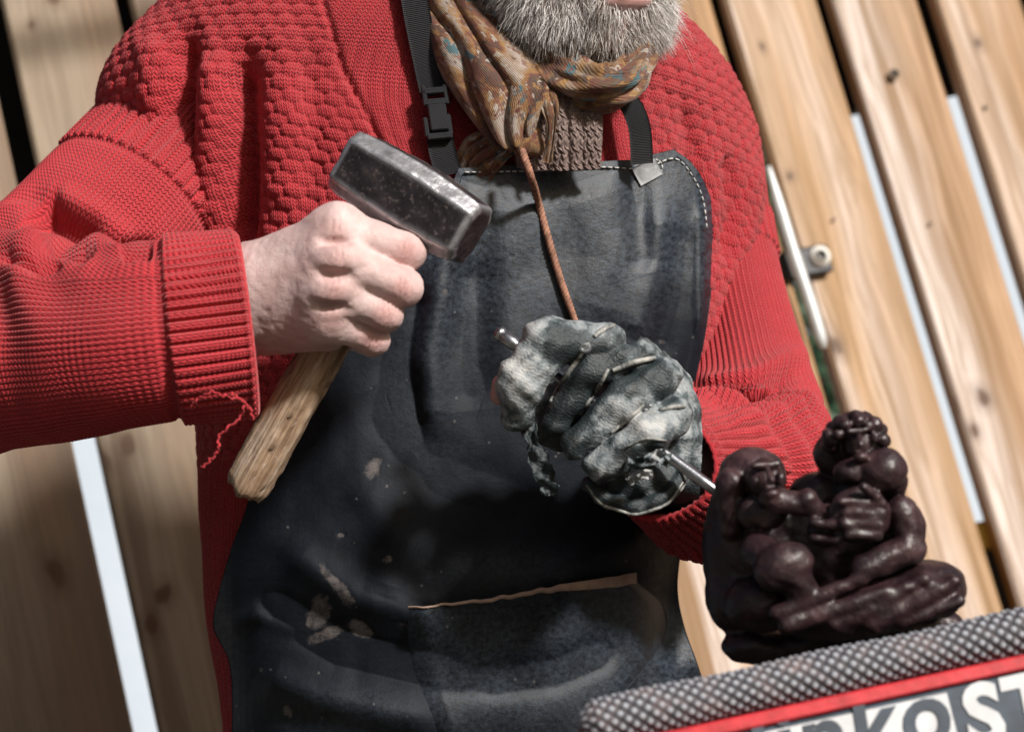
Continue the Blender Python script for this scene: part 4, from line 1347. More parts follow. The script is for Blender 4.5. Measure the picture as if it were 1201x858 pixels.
# ---- scarf, collar cloth and cord
def M_scarf(name, seed, warm=0.5):
    g = G(name, 0.75)
    pc = g.attr('pc')
    w = g.noise(g.map(pc, (1, 1, 1), (seed, seed * 2, 0)), 60, 3, 0.6, out=1)
    v = g.mix(0.022, pc, w)
    big = g.noise(g.map(v, (1, 1, 1), (seed * 3, 0, 0)), 34, 4, 0.6)
    c = g.ramp(big, [(0.36, (0.46, 0.40, 0.36)), (0.44, (0.36, 0.27, 0.20)), (0.50, (0.34, 0.17, 0.045)), (0.56, (0.17, 0.045, 0.02)), (0.62, (0.05, 0.028, 0.026)), (0.70, (0.26, 0.12, 0.03))])
    c = g.mix(warm * 0.6, c, g.ramp(big, [(0.35, (0.30, 0.15, 0.04)), (0.55, (0.05, 0.025, 0.02)), (0.7, (0.34, 0.20, 0.06))]))
    cell = g.voro(v, 250, 'F1', 'Color')
    cs = g.sep(cell)
    c = g.mix(g.ramp(cs[0], [(0.0, 0.75), (0.26, 0.75), (0.27, 0.0)], 'CONSTANT'), c, g.ramp(cs[1], [(0.0, (0.20, 0.06, 0.025)), (0.35, (0.36, 0.19, 0.05)), (0.6, (0.06, 0.035, 0.03)), (0.8, (0.48, 0.43, 0.38))], 'CONSTANT'))
    teal = g.math('MULTIPLY', g.ramp(g.noise(v, 30, 2), [(0.60, 0.0), (0.64, 0.9)]), g.ramp(cs[2], [(0.0, 1.0), (0.45, 0.0)], 'CONSTANT'))
    c = g.mix(teal, c, (0.02, 0.13, 0.165))
    rings = g.voro(g.map(v, (1, 1, 1), (seed, 0, 0)), 60, 'F1', 'Distance')
    c = g.mix(g.ramp(rings, [(0.16, 1.0), (0.20, 0.0), (0.27, 0.0), (0.29, 0.6), (0.33, 0.6), (0.35, 0.0)]), c, (0.15, 0.04, 0.025))
    g.set('Base Color', g.mix(0.28, c, (0.035, 0.016, 0.012)))
    g.set('Sheen Weight', 0.2)
    weave = g.noise(pc, 900, 3, 0.7)
    wav = g.wave(g.map(pc, (1, 1, 1), (0, 0, 0), (0, 0, 0.5)), 150, 3.0)
    g.set('Normal', g.bump(g.math('ADD', weave, g.math('MULTIPLY', wav, 0.5)), 0.5, 0.001))
    return g.m
def drape(name, rows, nfold, amp, mat, parent, n=120, m=70, seed=1, th=0.0012, round_=0.012):
    "folded cloth: rows of (left px,py,d, right px,py,d) swept down; folds run along the cloth"
    a = np.array(rows, float)
    v = np.linspace(0, len(a) - 1, n); u = np.linspace(0, 1, m)
    Lp = spl(C(a[:, 0], a[:, 1], a[:, 2]), v); Rp = spl(C(a[:, 3], a[:, 4], a[:, 5]), v)
    P = Lp[None] + (Rp - Lp)[None] * u[:, None, None]
    wid = np.linalg.norm(Rp - Lp, axis=-1)
    ph = u[:, None] * nfold * 2 * np.pi + 0.8 * np.sin(v * 1.3 + seed)[None] + 1.5 * vnoise(np.stack([u[:, None] * 3 + v[None] * 0, v[None] + u[:, None] * 0, 0 * v[None] + 0 * u[:, None]], -1), 1.0, seed)
    h = amp * (np.abs(np.sin(ph / 2)) ** 0.7 - 0.5) + round_ * np.sin(np.pi * u)[:, None] ** 0.6 * np.minimum(1, wid / 0.03)[None]
    h = h + 0.0015 * fbm(P, 90, seed, 3)
    Nn = gridn(P); Nn = Nn * np.sign((Nn * -P).sum(-1).mean())
    P = P + Nn * h[..., None]
    ln = np.concatenate([[0], np.cumsum(np.linalg.norm(np.diff((Lp + Rp) / 2, axis=0), axis=1))])
    loc = np.stack([np.broadcast_to((u[:, None] - .5) * max(wid.max(), .03) * 1.3, (m, n)), np.broadcast_to(ln[None], (m, n)), np.full((m, n), seed * .1)], -1).reshape(-1, 3)
    V, Fs = sheet(P, th)
    return mk(name, V, Fs, mat, parent, attrs={'pc': np.concatenate([loc, loc])})
sc1, sc2, sc3 = M_scarf('printed_scarf', 1.0, 0.25), M_scarf('printed_scarf_ochre', 4.0, 0.75), M_scarf('printed_scarf_rust', 7.0, 0.6)
# lower roll round the neck (scarf body), then the parts that hang from it
ring = [(470, -90, 1.545), (520, -30, 1.50), (566, 12, 1.478), (622, 66, 1.452), (680, 98, 1.432), (722, 100, 1.428), (744, 76, 1.445), (750, 40, 1.49)]
p = spl(CP(ring), np.linspace(0, len(ring) - 1, 160))
T, N, B = frames(p)
k = 60
a = np.linspace(0, 2 * np.pi, k, endpoint=False)
rad = lut(np.linspace(0, 7, 160), [0, 2, 3.5, 5, 6, 7], [.022, .020, .0165, .0135, .0125, .012])
tw_ = np.linspace(0, 2.2, 160)
R2d = rad[None] * (1 + 0.16 * np.sin(4 * (a[:, None] + tw_[None])) + 0.10 * np.sin(7 * (a[:, None] - 1.6 * tw_[None]) + 1)) + 0.0012 * np.sin(11 * a[:, None] + 9 * tw_[None])
P = p[None] + R2d[..., None] * (np.cos(a)[:, None, None] * N[None] + np.sin(a)[:, None, None] * B[None])
ln = np.concatenate([[0], np.cumsum(np.linalg.norm(np.diff(p, axis=0), axis=1))])
loc = np.stack([a[:, None] * .018 + 0 * ln[None], ln[None] + 0 * a[:, None], 0 * ln[None] + 0 * a[:, None]], -1).reshape(-1, 3)
scarf = mk('scarf', P, gridf(k, 160, True), sc2, man, attrs={'pc': loc}, label='printed scarf in ochre, rust, white and teal, knotted at the neck')
ring2 = [(560, -60, 1.52), (606, -5, 1.485), (650, 45, 1.462), (700, 80, 1.445), (735, 80, 1.44), (752, 55, 1.46), (758, 20, 1.50)]
p = spl(CP(ring2), np.linspace(0, 6, 120)); T, N, B = frames(p)
tw_ = np.linspace(0, 3, 120)
R2d = lut(np.linspace(0, 6, 120), [0, 3, 6], [.014, .010, .010])[None] * (1 + 0.18 * np.sin(3 * (a[:, None] + tw_[None])) + .1 * np.sin(8 * a[:, None] - 5 * tw_[None]))
P = p[None] + R2d[..., None] * (np.cos(a)[:, None, None] * N[None] + np.sin(a)[:, None, None] * B[None])
ln = np.concatenate([[0], np.cumsum(np.linalg.norm(np.diff(p, axis=0), axis=1))])
loc = np.stack([a[:, None] * .014 + 0 * ln[None], ln[None] + 0.2 + 0 * a[:, None], 0 * ln[None] + 0 * a[:, None]], -1).reshape(-1, 3)
mk('neck_loop', P, gridf(k, 120, True), sc3, scarf, attrs={'pc': loc})
drape('front_drape', [(478, -40, 1.500, 548, -50, 1.490), (482, 10, 1.474, 568, 6, 1.458), (500, 60, 1.456, 622, 64, 1.432), (530, 110, 1.446, 645, 104, 1.424), (562, 150, 1.442, 632, 144, 1.426), (600, 172, 1.442, 622, 168, 1.436)],
      3.4, .0065, sc1, scarf, seed=2, round_=.015)
drape('tail', [(606, 158, 1.444, 622, 168, 1.440), (572, 152, 1.444, 598, 186, 1.440), (548, 160, 1.450, 578, 210, 1.446), (535, 180, 1.455, 560, 225, 1.452)], 4.2, .0045, sc3, scarf, seed=5, round_=.007)
# knot
Vn, Qn = sdf_mesh(lambda P: smin(smin(d_ell(P, C(616, 166, 1.434), (.0115, .010, .010)), d_cap(P, C(606, 160, 1.436), C(628, 172, 1.432), .0075), .004), d_cap(P, C(612, 176, 1.43), C(626, 156, 1.43), .0055), .003),
                  C(616, 166, 1.434) - .026, C(616, 166, 1.434) + .026, 0.0011)
mk('knot', Vn, Qn, sc2, scarf, attrs={'pc': Vn * 1.0})
# coarse knitted neck cloth
rows = [(600, 100, 1.446, 700, 106, 1.446), (594, 130, 1.440, 706, 132, 1.442), (600, 160, 1.440, 706, 160, 1.442), (606, 196, 1.446, 704, 196, 1.448)]
aa = np.array(rows, float); n_, m_ = 210, 260
v = np.linspace(0, 3, n_); u = np.linspace(0, 1, m_)
Lp = spl(C(aa[:, 0], aa[:, 1], aa[:, 2]), v); Rp = spl(C(aa[:, 3], aa[:, 4], aa[:, 5]), v)
P = Lp[None] + (Rp - Lp)[None] * u[:, None, None]
s_ = np.linalg.norm(P - Lp[None], axis=-1); t_ = np.broadcast_to(v[None] / 3 * .06, s_.shape)
Nn = gridn(P); Nn = Nn * np.sign((Nn * -P).sum(-1).mean())
sx_ = s_ + 0.0012 * np.sin(t_ * 600)
cw_, rh_ = 0.0052, 0.0040
f_ = sx_ / cw_ - np.floor(sx_ / cw_); m2 = np.abs(f_ - .5) * 2
ph = t_ / rh_ + 0.8 * m2
h = 0.0016 * (1 - m2 ** 2.5) * (0.35 + 0.65 * (0.5 + 0.5 * np.cos(2 * np.pi * ph))) 
h = h + 0.010 * np.sin(np.pi * u)[:, None] ** .6 + 0.004 * np.abs(np.sin(u * 7.5 + 0.4))[:, None] ** .7 - .003 * np.exp(-((u - .62) / .03) ** 2)[:, None]
V, Fs = sheet(P + Nn * h[..., None], 0.001)
gk = G('taupe_yarn', 0.9); ok_ = gk.obj()
gk.set('Base Color', gk.ramp(gk.noise(ok_, 420, 4, .7), [(0.3, (0.075, 0.05, 0.045)), (0.55, (0.20, 0.145, 0.13)), (0.75, (0.36, 0.29, 0.27))]))
gk.set('Normal', gk.bump(gk.noise(ok_, 1300, 3), .6, .0006))
mk('knitted_collar', V, Fs, gk.m, man)
drape('fold_strip', [(628, 96, 1.430, 648, 100, 1.428), (634, 125, 1.420, 656, 126, 1.418), (642, 150, 1.418, 652, 152, 1.418), (636, 190, 1.424, 648, 192, 1.424)], 1.6, .002, sc2, scarf, seed=8, round_=.002, n=60, m=24)
# plaited leather cord
cp_ = [(612, 176, 1.418), (622, 205, 1.412), (632, 240, None), (643, 280, None), (654, 318, None), (664, 348, None), (676, 380, None), (690, 410, None)]
cpts = []
for (x, y, d) in cp_:
    cpts.append((x, y, d if d else float(apron_depth(np.array(x * 1.0), np.array(y * 1.0))) - .0035))
p = spl(CP(cpts), np.linspace(0, len(cpts) - 1, 160)); T, N, B = frames(p)
al = np.linspace(0, 2 * np.pi * 17, 160)
parts = []
tap = lut(np.linspace(0, 1, 160), [0, .75, 1], [1, 1, .6])
for k_ in range(3):
    q = p + (np.cos(al + k_ * 2.094)[:, None] * N + np.sin(al + k_ * 2.094)[:, None] * B) * 0.0013 * tap[:, None]
    parts.append(tube(q, 0.0017 * tap, 6))
V, Fs = join(parts)
mk('cord', V, Fs, M_simple('brown_cord', (0.27, 0.13, 0.085), 0.75, var=.5, scale=160, bump=.4, bscale=500), scarf)
# loose ends of wool at the cuff
thr = [[(288, 462, 1.262), (300, 470, 1.258), (309, 480, 1.257), (313, 492, 1.258)], [(302, 474, 1.262), (298, 488, 1.262), (282, 503, 1.264), (272, 512, 1.266), (272, 524, 1.266), (266, 536, 1.268), (252, 547, 1.27)],
       [(296, 468, 1.262), (280, 464, 1.250), (262, 460, 1.248), (248, 468, 1.25), (240, 478, 1.256)]]
thr = [[(x - 16, y, d) for x, y, d in t] for t in thr]
parts = [tube(spl(CP(t), np.linspace(0, len(t) - 1, 40)) + 0.0006 * rng.normal(size=(40, 3)), 0.0008 if i < 2 else .0006, 6) for i, t in enumerate(thr)]
for i, (V, Fs) in enumerate(parts):
    mk('loose_thread', V, Fs, MAT['knit'], sweater)

# ================================================================== hammer
HD = C(481, 232, 1.316)                                    # centre of the head
HE = C(287, 574, 1.345)                                    # butt of the handle
hz_ = nrm(HD - HE)                                         # along the handle, towards the head
ha_ = np.array([0.86, -0.42, 0.26]); ha_ = nrm(ha_ - hz_ * (ha_ @ hz_))
hb_ = np.cross(hz_, ha_)
hammer = empty('club_hammer', HE, category='hammer', label='club hammer with worn steel head and rough wooden handle in the bare fist')
def oct_(sx, sy, ch, n=6):
    "rounded octagon outline"
    pts = []
    base = [(sx, sy - ch), (sx - ch, sy), (-sx + ch, sy), (-sx, sy - ch), (-sx, -sy + ch), (-sx + ch, -sy), (sx - ch, -sy), (sx, -sy + ch)]
    for i in range(8):
        a, b = np.array(base[i]), np.array(base[(i + 1) % 8])
        for j in range(n):
            t = j / n
            pts.append(a + (b - a) * t)
    return np.array(pts)
stn = [(-.0495, .72), (-.0488, .82), (-.0465, .885), (-.042, .92), (-.030, .96), (-.016, 1.0), (0, 1.02), (.016, 1.0), (.030, .96), (.042, .92), (.0465, .885), (.0488, .82), (.0495, .72)]
xs = np.array([s[0] for s in stn]); ks = np.array([s[1] for s in stn])
xx = np.concatenate([np.linspace(-.0495, -.042, 10), np.linspace(-.040, .040, 40), np.linspace(.042, .0495, 10)])
kq = np.interp(xx, xs, ks)
O = oct_(.0232, .0232, .0080, 14)
P = np.stack([HD + ha_ * x + (O[:, :1] * hz_ + O[:, 1:] * hb_) * kk_ for x, kk_ in zip(xx, kq)], 1)
Nh = gridn(P, True)
P = P + Nh * (0.0006 * fbm(P, 90, 2, 3) + 0.00035 * fbm(P, 400, 3, 2))[..., None] * np.sign((Nh * (P - HD)).sum(-1, keepdims=True))
kq = np.interp(xx, xs, ks)
ringA = np.stack([HD + ha_ * -.0496 + (O[:, :1] * hz_ + O[:, 1:] * hb_) * f_ for f_ in (.15, .40, .64)], 1)
ringB = np.stack([HD + ha_ * .0496 + (O[:, :1] * hz_ + O[:, 1:] * hb_) * f_ for f_ in (.64, .40, .15)], 1)
P = np.concatenate([ringA, P, ringB], 1)
k, n = P.shape[:2]
V = np.concatenate([P.reshape(-1, 3), [HD + ha_ * -.0496, HD + ha_ * .0496]])
Fs = [list(q) for q in gridf(k, n, True)]
for i in range(k):
    j = (i + 1) % k
    Fs.append([i * n, k * n, j * n]); Fs.append([j * n + n - 1, k * n + 1, i * n + n - 1])
def M_steelhead():
    g = G('worn_forged_steel', 0.4)
    o = g.obj(); eg = g.attr('edge', 'Fac')
    n1 = g.noise(o, 45, 5, .65); n2 = g.noise(o, 300, 4, .7); n3_ = g.noise(o, 120, 4, .7)
    c = g.ramp(n1, [(0.3, (0.008, 0.006, 0.008)), (0.55, (0.024, 0.019, 0.022)), (0.72, (0.07, 0.055, 0.05))])
    c = g.mix(g.ramp(n2, [(0.55, 0.0), (0.68, 0.6)]), c, (0.16, 0.135, 0.13))
    bright = g.math('MULTIPLY', eg, g.ramp(n3_, [(0.30, 0.35), (0.55, 1.0)]), True)
    c = g.mix(bright, c, (0.55, 0.55, 0.58))
    g.set('Base Color', c)
    g.set('Metallic', g.math('ADD', g.math('MULTIPLY', bright, 0.65), 0.25, True))
    g.set('Roughness', g.mix(bright, g.ramp(n1, [(0.3, .38), (0.7, .6)]), (.33, .33, .33)))
    g.set('Normal', g.bump(g.math('ADD', n2, n3_), 0.45, 0.0008))
    return g.m
dedge = np.zeros((k, n))
nseg = 14
for i in range(k):
    tpos = (i % nseg) / nseg
    dist_ = min(tpos, 1 - tpos) * (1 if (i // nseg) % 2 == 0 else 3.0)
    dedge[i] = math.exp(-(dist_ / .16) ** 2) * 0.8 + (0.5 if (i // nseg) % 2 == 0 else 0)
xx = np.concatenate([[-.06] * 3, xx, [.06] * 3])
dedge[:, :3] = 0; dedge[:, -3:] = 0
dedge = np.clip(np.maximum(dedge, 0.8 * np.exp(-((0.047 - np.abs(xx)) / .0016) ** 2)[None]), 0, 1)
mk('head', V, Fs, M_steelhead(), hammer, smooth=True, attrs={'edge': np.concatenate([dedge.ravel(), [0.0, 0.0]])})
# handle: split and battered at the butt
nh_, kh = 90, 40
tz = np.linspace(0, 1, nh_)
axis = HE[None] + (HD + hz_ * .018 - HE)[None] * tz[:, None]
a = np.linspace(0, 2 * np.pi, kh, endpoint=False)
rad = lut(tz, [0, .02, .08, .3, .6, .8, .9, 1], [.0125, .0146, .0154, .0142, .0136, .0128, .0118, .0115])
P = axis[None] + rad[None, :, None] * ((1.04 * np.cos(a))[:, None, None] * ha_ + (.98 * np.sin(a))[:, None, None] * hb_)
Nn = nrm(P - axis[None])
loc = np.stack([np.broadcast_to(np.cos(a)[:, None] * .017, (kh, nh_)), np.broadcast_to(tz[None] * .23, (kh, nh_)), np.broadcast_to(np.sin(a)[:, None] * .017, (kh, nh_))], -1)
rough_ = 0.0011 * fbm(loc * [1, .12, 1], 170, 4, 3) + 0.0005 * fbm(loc, 300, 6, 2) - 0.0016 * (fbm(loc * [1, .5, 1], 120, 9, 2) > .42)
P = P + Nn * (1.6 * rough_ * np.where(tz < .62, 1, .4)[None])[..., None]
P[:, :4] += (-hz_) * (0.007 * fbm(np.stack([np.cos(a), np.sin(a), 0 * a], -1), 2.2, 8, 3))[:, None, None] * np.array([1, .7, .4, .15])[None, :, None]
cen = axis[0] + hz_ * .0015
bi = P[:, 0] * .55 + cen * .45 + hz_ * (0.003 * fbm(np.stack([np.cos(a) * 2, np.sin(a) * 2, 0 * a], -1), 1.5, 12, 2))[:, None]
V = np.concatenate([P.reshape(-1, 3), bi, [cen + hz_ * .002]])
Fs = [list(q) for q in gridf(kh, nh_, True)]
m0 = kh * nh_
for i in range(kh):
    j = (i + 1) % kh
    Fs.append([i * nh_, m0 + i, m0 + j, j * nh_]); Fs.append([m0 + i, m0 + kh, m0 + j])
def M_handle():
    g = G('battered_handle_wood', 0.75)
    pc = g.attr('pc')
    f = g.noise(g.map(pc, (420, 26, 420)), 1.0, 5, .7); b = g.noise(g.map(pc, (110, 14, 110)), 1.0, 4, .6); s = g.noise(g.map(pc, (160, 60, 160)), 1.0, 4, .7)
    c = g.ramp(b, [(0.3, (0.20, 0.12, 0.07)), (0.5, (0.37, 0.25, 0.16)), (0.68, (0.52, 0.41, 0.32))])
    c = g.mix(g.ramp(f, [(0.38, 0.75), (0.55, 0.0)]), c, (0.12, 0.065, 0.035))
    c = g.mix(g.ramp(s, [(0.58, 0.0), (0.72, 0.8)]), c, (0.58, 0.47, 0.40))
    c = g.mix(g.ramp(s, [(0.24, 0.85), (0.36, 0.0)]), c, (0.07, 0.045, 0.035))
    g.set('Base Color', c)
    g.set('Normal', g.bump(g.math('ADD', f, s), 0.6, 0.0012))
    return g.m
lc = np.concatenate([loc.reshape(-1, 3), loc[:, 0] * .55, [[0, 0, 0]]])
mk('handle', V, Fs, M_handle(), hammer, attrs={'pc': lc})

# ================================================================== chisel
ch0, ch1 = C(586, 391, 1.350), C(842, 577, 1.296)
cdir = nrm(ch1 - ch0)
chisel = empty('point_chisel', ch1, category='chisel', label='slim steel chisel held in the glove, its tip at the dark statue')
L_ = np.linalg.norm(ch1 - ch0)
rs = [(0, .0036), (.001, .0046), (.012, .0047), (.014, .0040), (.05, .0038), (L_ - .012, .0038), (L_ - .002, .0034), (L_, .0018)]
V, Fs = tube(np.array([ch0 + cdir * s for s, _ in rs]), np.array([r for _, r in rs]), 20)
gs = G('bare_steel', 0.28, Metallic=1.0)
gs.set('Base Color', gs.ramp(gs.noise(gs.obj(), 120, 4), [(0.3, (0.34, 0.35, 0.38)), (0.7, (0.62, 0.64, 0.68))]))
gs.set('Normal', gs.bump(gs.noise(gs.obj(), 500, 3), .2, .0005))
mk('shank', V, Fs, gs.m, chisel)
V, Fs = tube(np.array([ch0 - cdir * .0022, ch0 - cdir * .0012, ch0 + cdir * .003]), np.array([.0038, .0052, .0050]), 20)
mk('struck_end', V, Fs, gs.m, chisel)

# ================================================================== work glove
DG = 1.318
def g_(px, py, dd):
    return C(px, py, DG + dd).astype(np.float32)
def gz(zx, zy, dd):
    return C(560 + zx / 3.064, 340 + zy / 3.064, DG + dd).astype(np.float32)
gm_ = DG / FPX / 3.064
GF = [  # finger chains: (x, y, depth, radius), knuckle to tip
    [(470, 185, .004, 66), (250, 190, -.008, 86), (156, 330, -.010, 84), (142, 450, -.002, 60)],
    [(600, 235, .004, 58), (405, 285, -.001, 64), (285, 470, .006, 52)],
    [(665, 310, .000, 70), (520, 400, -.010, 70), (350, 560, -.008, 52)],
    [(705, 450, -.002, 70), (610, 520, -.016, 70), (442, 632, -.014, 60)]]
def gchain(P, ch, k=.006):
    d = None
    for a, b in zip(ch[:-1], ch[1:]):
        q = d_cap(P, gz(*a[:3]), gz(*b[:3]), a[3] * gm_, b[3] * gm_)
        d = q if d is None else smin(d, q, k)
    return d
CUFFZ = [(395, 690, .004), (450, 752, .000), (570, 780, -.002), (680, 742, .000), (742, 650, .006)]
def sdf_glove(P):
    d = d_ell(P, gz(600, 390, .034), np.array((178, 190, 120)) * gm_)
    d = smin(d, d_cap(P, g_(765, 505, .030), g_(812, 550, .062), .030, .029), .02)
    d = smin(d, d_ell(P, gz(585, 680, .014), np.array((160, 84, 90)) * gm_), .010)
    d = smin(d, d_ell(P, gz(330, 450, .044), np.array((170, 140, 80)) * gm_), .01)
    fg = None
    for ch in GF:
        f = gchain(P, ch)
        fg = f if fg is None else smin(fg, f, .0016)
    d = smin(d, fg, .0045)
    for a, b in zip(CUFFZ[:-1], CUFFZ[1:]):
        d = smin(d, d_cap(P, gz(*a), gz(*b), 24 * gm_), .003)
    # slack folds of leather
    w = 0.0007 * np.sin(P[..., 0] * 150 + P[..., 1] * 330 + 2.5 * np.sin(P[..., 0] * 70)) + 0.0004 * np.sin(P[..., 0] * 420 - P[..., 1] * 300 + P[..., 2] * 300)
    # torn slot over the lowest finger and the gap above the cuff
    d = smax(d + w, -d_cap(P, gz(528, 606, -.036), gz(690, 572, -.020), 17 * gm_), .0015)
    d = smax(d, -d_cap(P, gz(500, 720, -.022), gz(690, 690, -.014), 13 * gm_), .002)
    return d
Vg, Qg = sdf_mesh(sdf_glove, C(568, 626, DG) + [0, 0, -.10], C(826, 358, DG) + [0, 0, .055], 0.0012, 1)
ng = sdf_grad(sdf_glove, Vg)
gpx, gpy, gd = PX(Vg)
gp, gy = (gpx - 560) * 3.064, (gpy - 340) * 3.064
def gline(pts, w):
    d, t, _ = polydist(gp, gy, pts)
    return np.exp(-(d / w) ** 2)
def gblob(x, y, rx, ry):
    return np.exp(-((gp - x) / rx) ** 2 - ((gy - y) / ry) ** 2)
frontm = (ng[:, 2] > 0.0)
wr_g = 0.0006 * fbm(Vg, 90, 31, 3) + 0.00022 * fbm(Vg, 320, 32, 2)
# drawn-in puckers running down the fingers
puck = 0.0006 * (np.sin((gp * .75 + gy * .65) / 9 + 2.5 * vnoise(np.stack([gp / 60, gy / 60, 0 * gp], -1), 1, 3))) * np.clip(vnoise(np.stack([gp / 110, gy / 110, 0 * gp], -1), 1, 9) + .2, 0, 1)
Vg = Vg + ng * (wr_g + puck * frontm)[:, None]
mott = fbm(Vg, 80, 40, 3)
mott2 = fbm(Vg, 190, 44, 3)
tone_ = 0.42 + 0.0 * gp
tone_ += .38 * gblob(150, 300, 110, 190) + .22 * gblob(330, 130, 200, 50) + .22 * gblob(480, 420, 120, 90) + .36 * gblob(620, 500, 140, 80) + .25 * gblob(700, 330, 60, 110) + .2 * gblob(450, 620, 80, 60)
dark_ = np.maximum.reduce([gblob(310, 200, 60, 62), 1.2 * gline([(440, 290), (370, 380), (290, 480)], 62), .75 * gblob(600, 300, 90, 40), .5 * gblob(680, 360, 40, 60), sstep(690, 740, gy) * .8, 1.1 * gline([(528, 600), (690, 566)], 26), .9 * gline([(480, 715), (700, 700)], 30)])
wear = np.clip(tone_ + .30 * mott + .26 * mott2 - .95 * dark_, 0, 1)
def M_glove():
    g = G('worn_glove_leather', 0.55)
    o = g.obj(); w = g.attr('wear', 'Fac')
    n = g.noise(o, 130, 5, .6); n2 = g.noise(o, 520, 4, .7); n1 = g.noise(o, 45, 4, .6)
    k = g.math('ADD', w, g.math('MULTIPLY', g.math('SUBTRACT', n, .5), .9))
    c = g.ramp(k, [(0.16, (0.008, 0.010, 0.011)), (0.32, (0.032, 0.043, 0.048)), (0.44, (0.10, 0.125, 0.135)), (0.64, (0.25, 0.275, 0.29)), (0.92, (0.44, 0.445, 0.44))])
    c = g.mix(g.ramp(n1, [(0.55, 0.0), (0.78, 0.35)]), c, (0.24, 0.185, 0.16))
    # sharp-edged remains of the dark outer coating
    nf = g.noise(o, 190, 8, .68)
    coat = g.ramp(g.math('ADD', g.math('MULTIPLY', w, 0.55), g.math('MULTIPLY', nf, 1.0)), [(0.735, 1.0), (0.765, 0.0)])
    c = g.mix(g.math('MULTIPLY', coat, 0.68), c, (0.030, 0.042, 0.047))
    g.set('Base Color', c)
    g.set('Roughness', g.mix(coat, (0.74, 0.74, 0.74), (0.46, 0.46, 0.46)))
    wr = g.wave(g.map(o, (1, 1, 1), (0, 0, 0), (0.3, 0.8, 0.5)), 130, 9.0, 3, 1.5)
    g.set('Normal', g.bump(g.math('ADD', g.math('ADD', n2, n), g.math('MULTIPLY', wr, 0.2)), 0.6, 0.0013))
    return g.m
glove = mk('glove', Vg, Qg, M_glove(), man, attrs={'wear': wear}, label='worn grey leather work glove with dark patches, seams and torn slots')
def seam(pts, r, off=0.0010, n=60):
    q = spl(np.array(pts, float), np.linspace(0, len(pts) - 1, n))
    q = np.stack([560 + q[:, 0] / 3.064, 340 + q[:, 1] / 3.064], -1)
    h = sdf_hit(sdf_glove, q[:, 0], q[:, 1], 1.15, 1.45)
    dd_ = -h[:, 2]
    ok_ = dd_ < 1.40
    q, dd_ = q[ok_], dd_[ok_]; n = len(dd_)
    for _ in range(25):
        dd_[1:-1] = np.minimum(dd_[1:-1], (dd_[:-2] + dd_[2:] + 2 * dd_[1:-1]) / 4)
    for _ in range(10):
        dd_[1:-1] = (dd_[:-2] + dd_[2:] + 2 * dd_[1:-1]) / 4
    h = C(q[:, 0], q[:, 1], dd_ - off)
    return tube(h, .72 * r * np.sin(np.linspace(.12, np.pi - .12, n)) ** .22 * (1 + 0.08 * vnoise(np.stack([np.arange(n) * .5, np.zeros(n), np.zeros(n)], -1), 1, 4)), 10)
gpm = G('pale_glove_piping', 0.6)
gpm.set('Base Color', gpm.ramp(gpm.noise(gpm.obj(), 170, 4, .65), [(0.34, (0.05, 0.055, 0.055)), (0.5, (0.22, 0.225, 0.215)), (0.66, (0.42, 0.41, 0.38))]))
gpm.set('Normal', gpm.bump(gpm.noise(gpm.obj(), 600, 3), .5, .0006))
for pts, r in [([(400, 190), (360, 250), (310, 320), (262, 400)], .0022), ([(420, 168), (455, 140), (492, 126)], .0026), ([(470, 285), (445, 330), (410, 385), (370, 445)], .0019), ([(485, 290), (555, 262), (640, 243)], .0026),
               ([(598, 412), (550, 455), (480, 512)], .0020), ([(655, 430), (700, 420), (748, 416)], .0022), ([(392, 700), (450, 772), (560, 806), (680, 768), (738, 690)], .0014), ([(735, 640), (745, 690), (715, 740)], .0014),
               ([(540, 560), (600, 535), (680, 540)], .0012)]:
    V, Fs = seam(pts, r)
    mk('seam', V, Fs, gpm.m, glove)
rivet_m = M_simple('dull_rivet', (0.14, 0.15, 0.16), .45, .4)
for (x, y, r) in ((385, 208, .0046), (612, 425, .0042)):
    c = sdf_hit(sdf_glove, np.array([560 + x / 3.064]), np.array([340 + y / 3.064]), 1.15, 1.45)[0]
    Vq, Qq = sdf_mesh(lambda P: smax(d_ell(P, c, (r, r * .9, r * .5)), -d_ell(P, c + np.array([0, .0, r * .5]), (r * .55, r * .3, r * .3)), .001), c - .008, c + .008, .0007)
    mk('knot', Vq, Qq, rivet_m, glove)
def ribbon(name, pts, w, mat, seed, wv):
    a = np.array(pts, float)
    n = 60; v = np.linspace(0, len(a) - 1, n)
    p = spl(np.stack([gz(*q) for q in pts]).astype(float), v)
    T = nrm(np.gradient(p, axis=0)); S = nrm(np.cross(T, nrm(-p))); u = np.linspace(-1, 1, 14)
    ww = w * (1 + .45 * vnoise(np.stack([v * 3, v * 0, v * 0], -1), 1, seed))
    P = p[None] + S[None] * (u[:, None] * ww[None] / 2)[..., None] + nrm(-p)[None] * (.003 * np.sin(u * 3.2 + seed)[:, None] * np.sin(v * 4.5 + u[0] * 2)[None] + .0012 * vnoise(np.stack([u[:, None] * 4 + 0 * v[None], v[None] * 6 + 0 * u[:, None], 0 * v[None] + 0 * u[:, None]], -1), 1, seed))[..., None]
    V, Fs = sheet(P, .0014)
    return mk(name, V, Fs, mat, glove, attrs={'wear': np.clip(wv + .45 * fbm(V, 200, seed, 2), 0, 1)})
glm = bpy.data.materials['worn_glove_leather']
ribbon('strap_end', [(175, 470, .006), (200, 550, .002), (228, 630, .000), (252, 690, .002), (268, 735, .006)], .0105, glm, 11, .20)
ribbon('torn_tag', [(545, 625, -.030), (600, 615, -.036), (650, 600, -.034), (690, 612, -.028)], .0085, glm, 5, .55)
ribbon('torn_tag', [(540, 690, -.026), (580, 660, -.032), (630, 665, -.032)], .0050, glm, 7, .75)
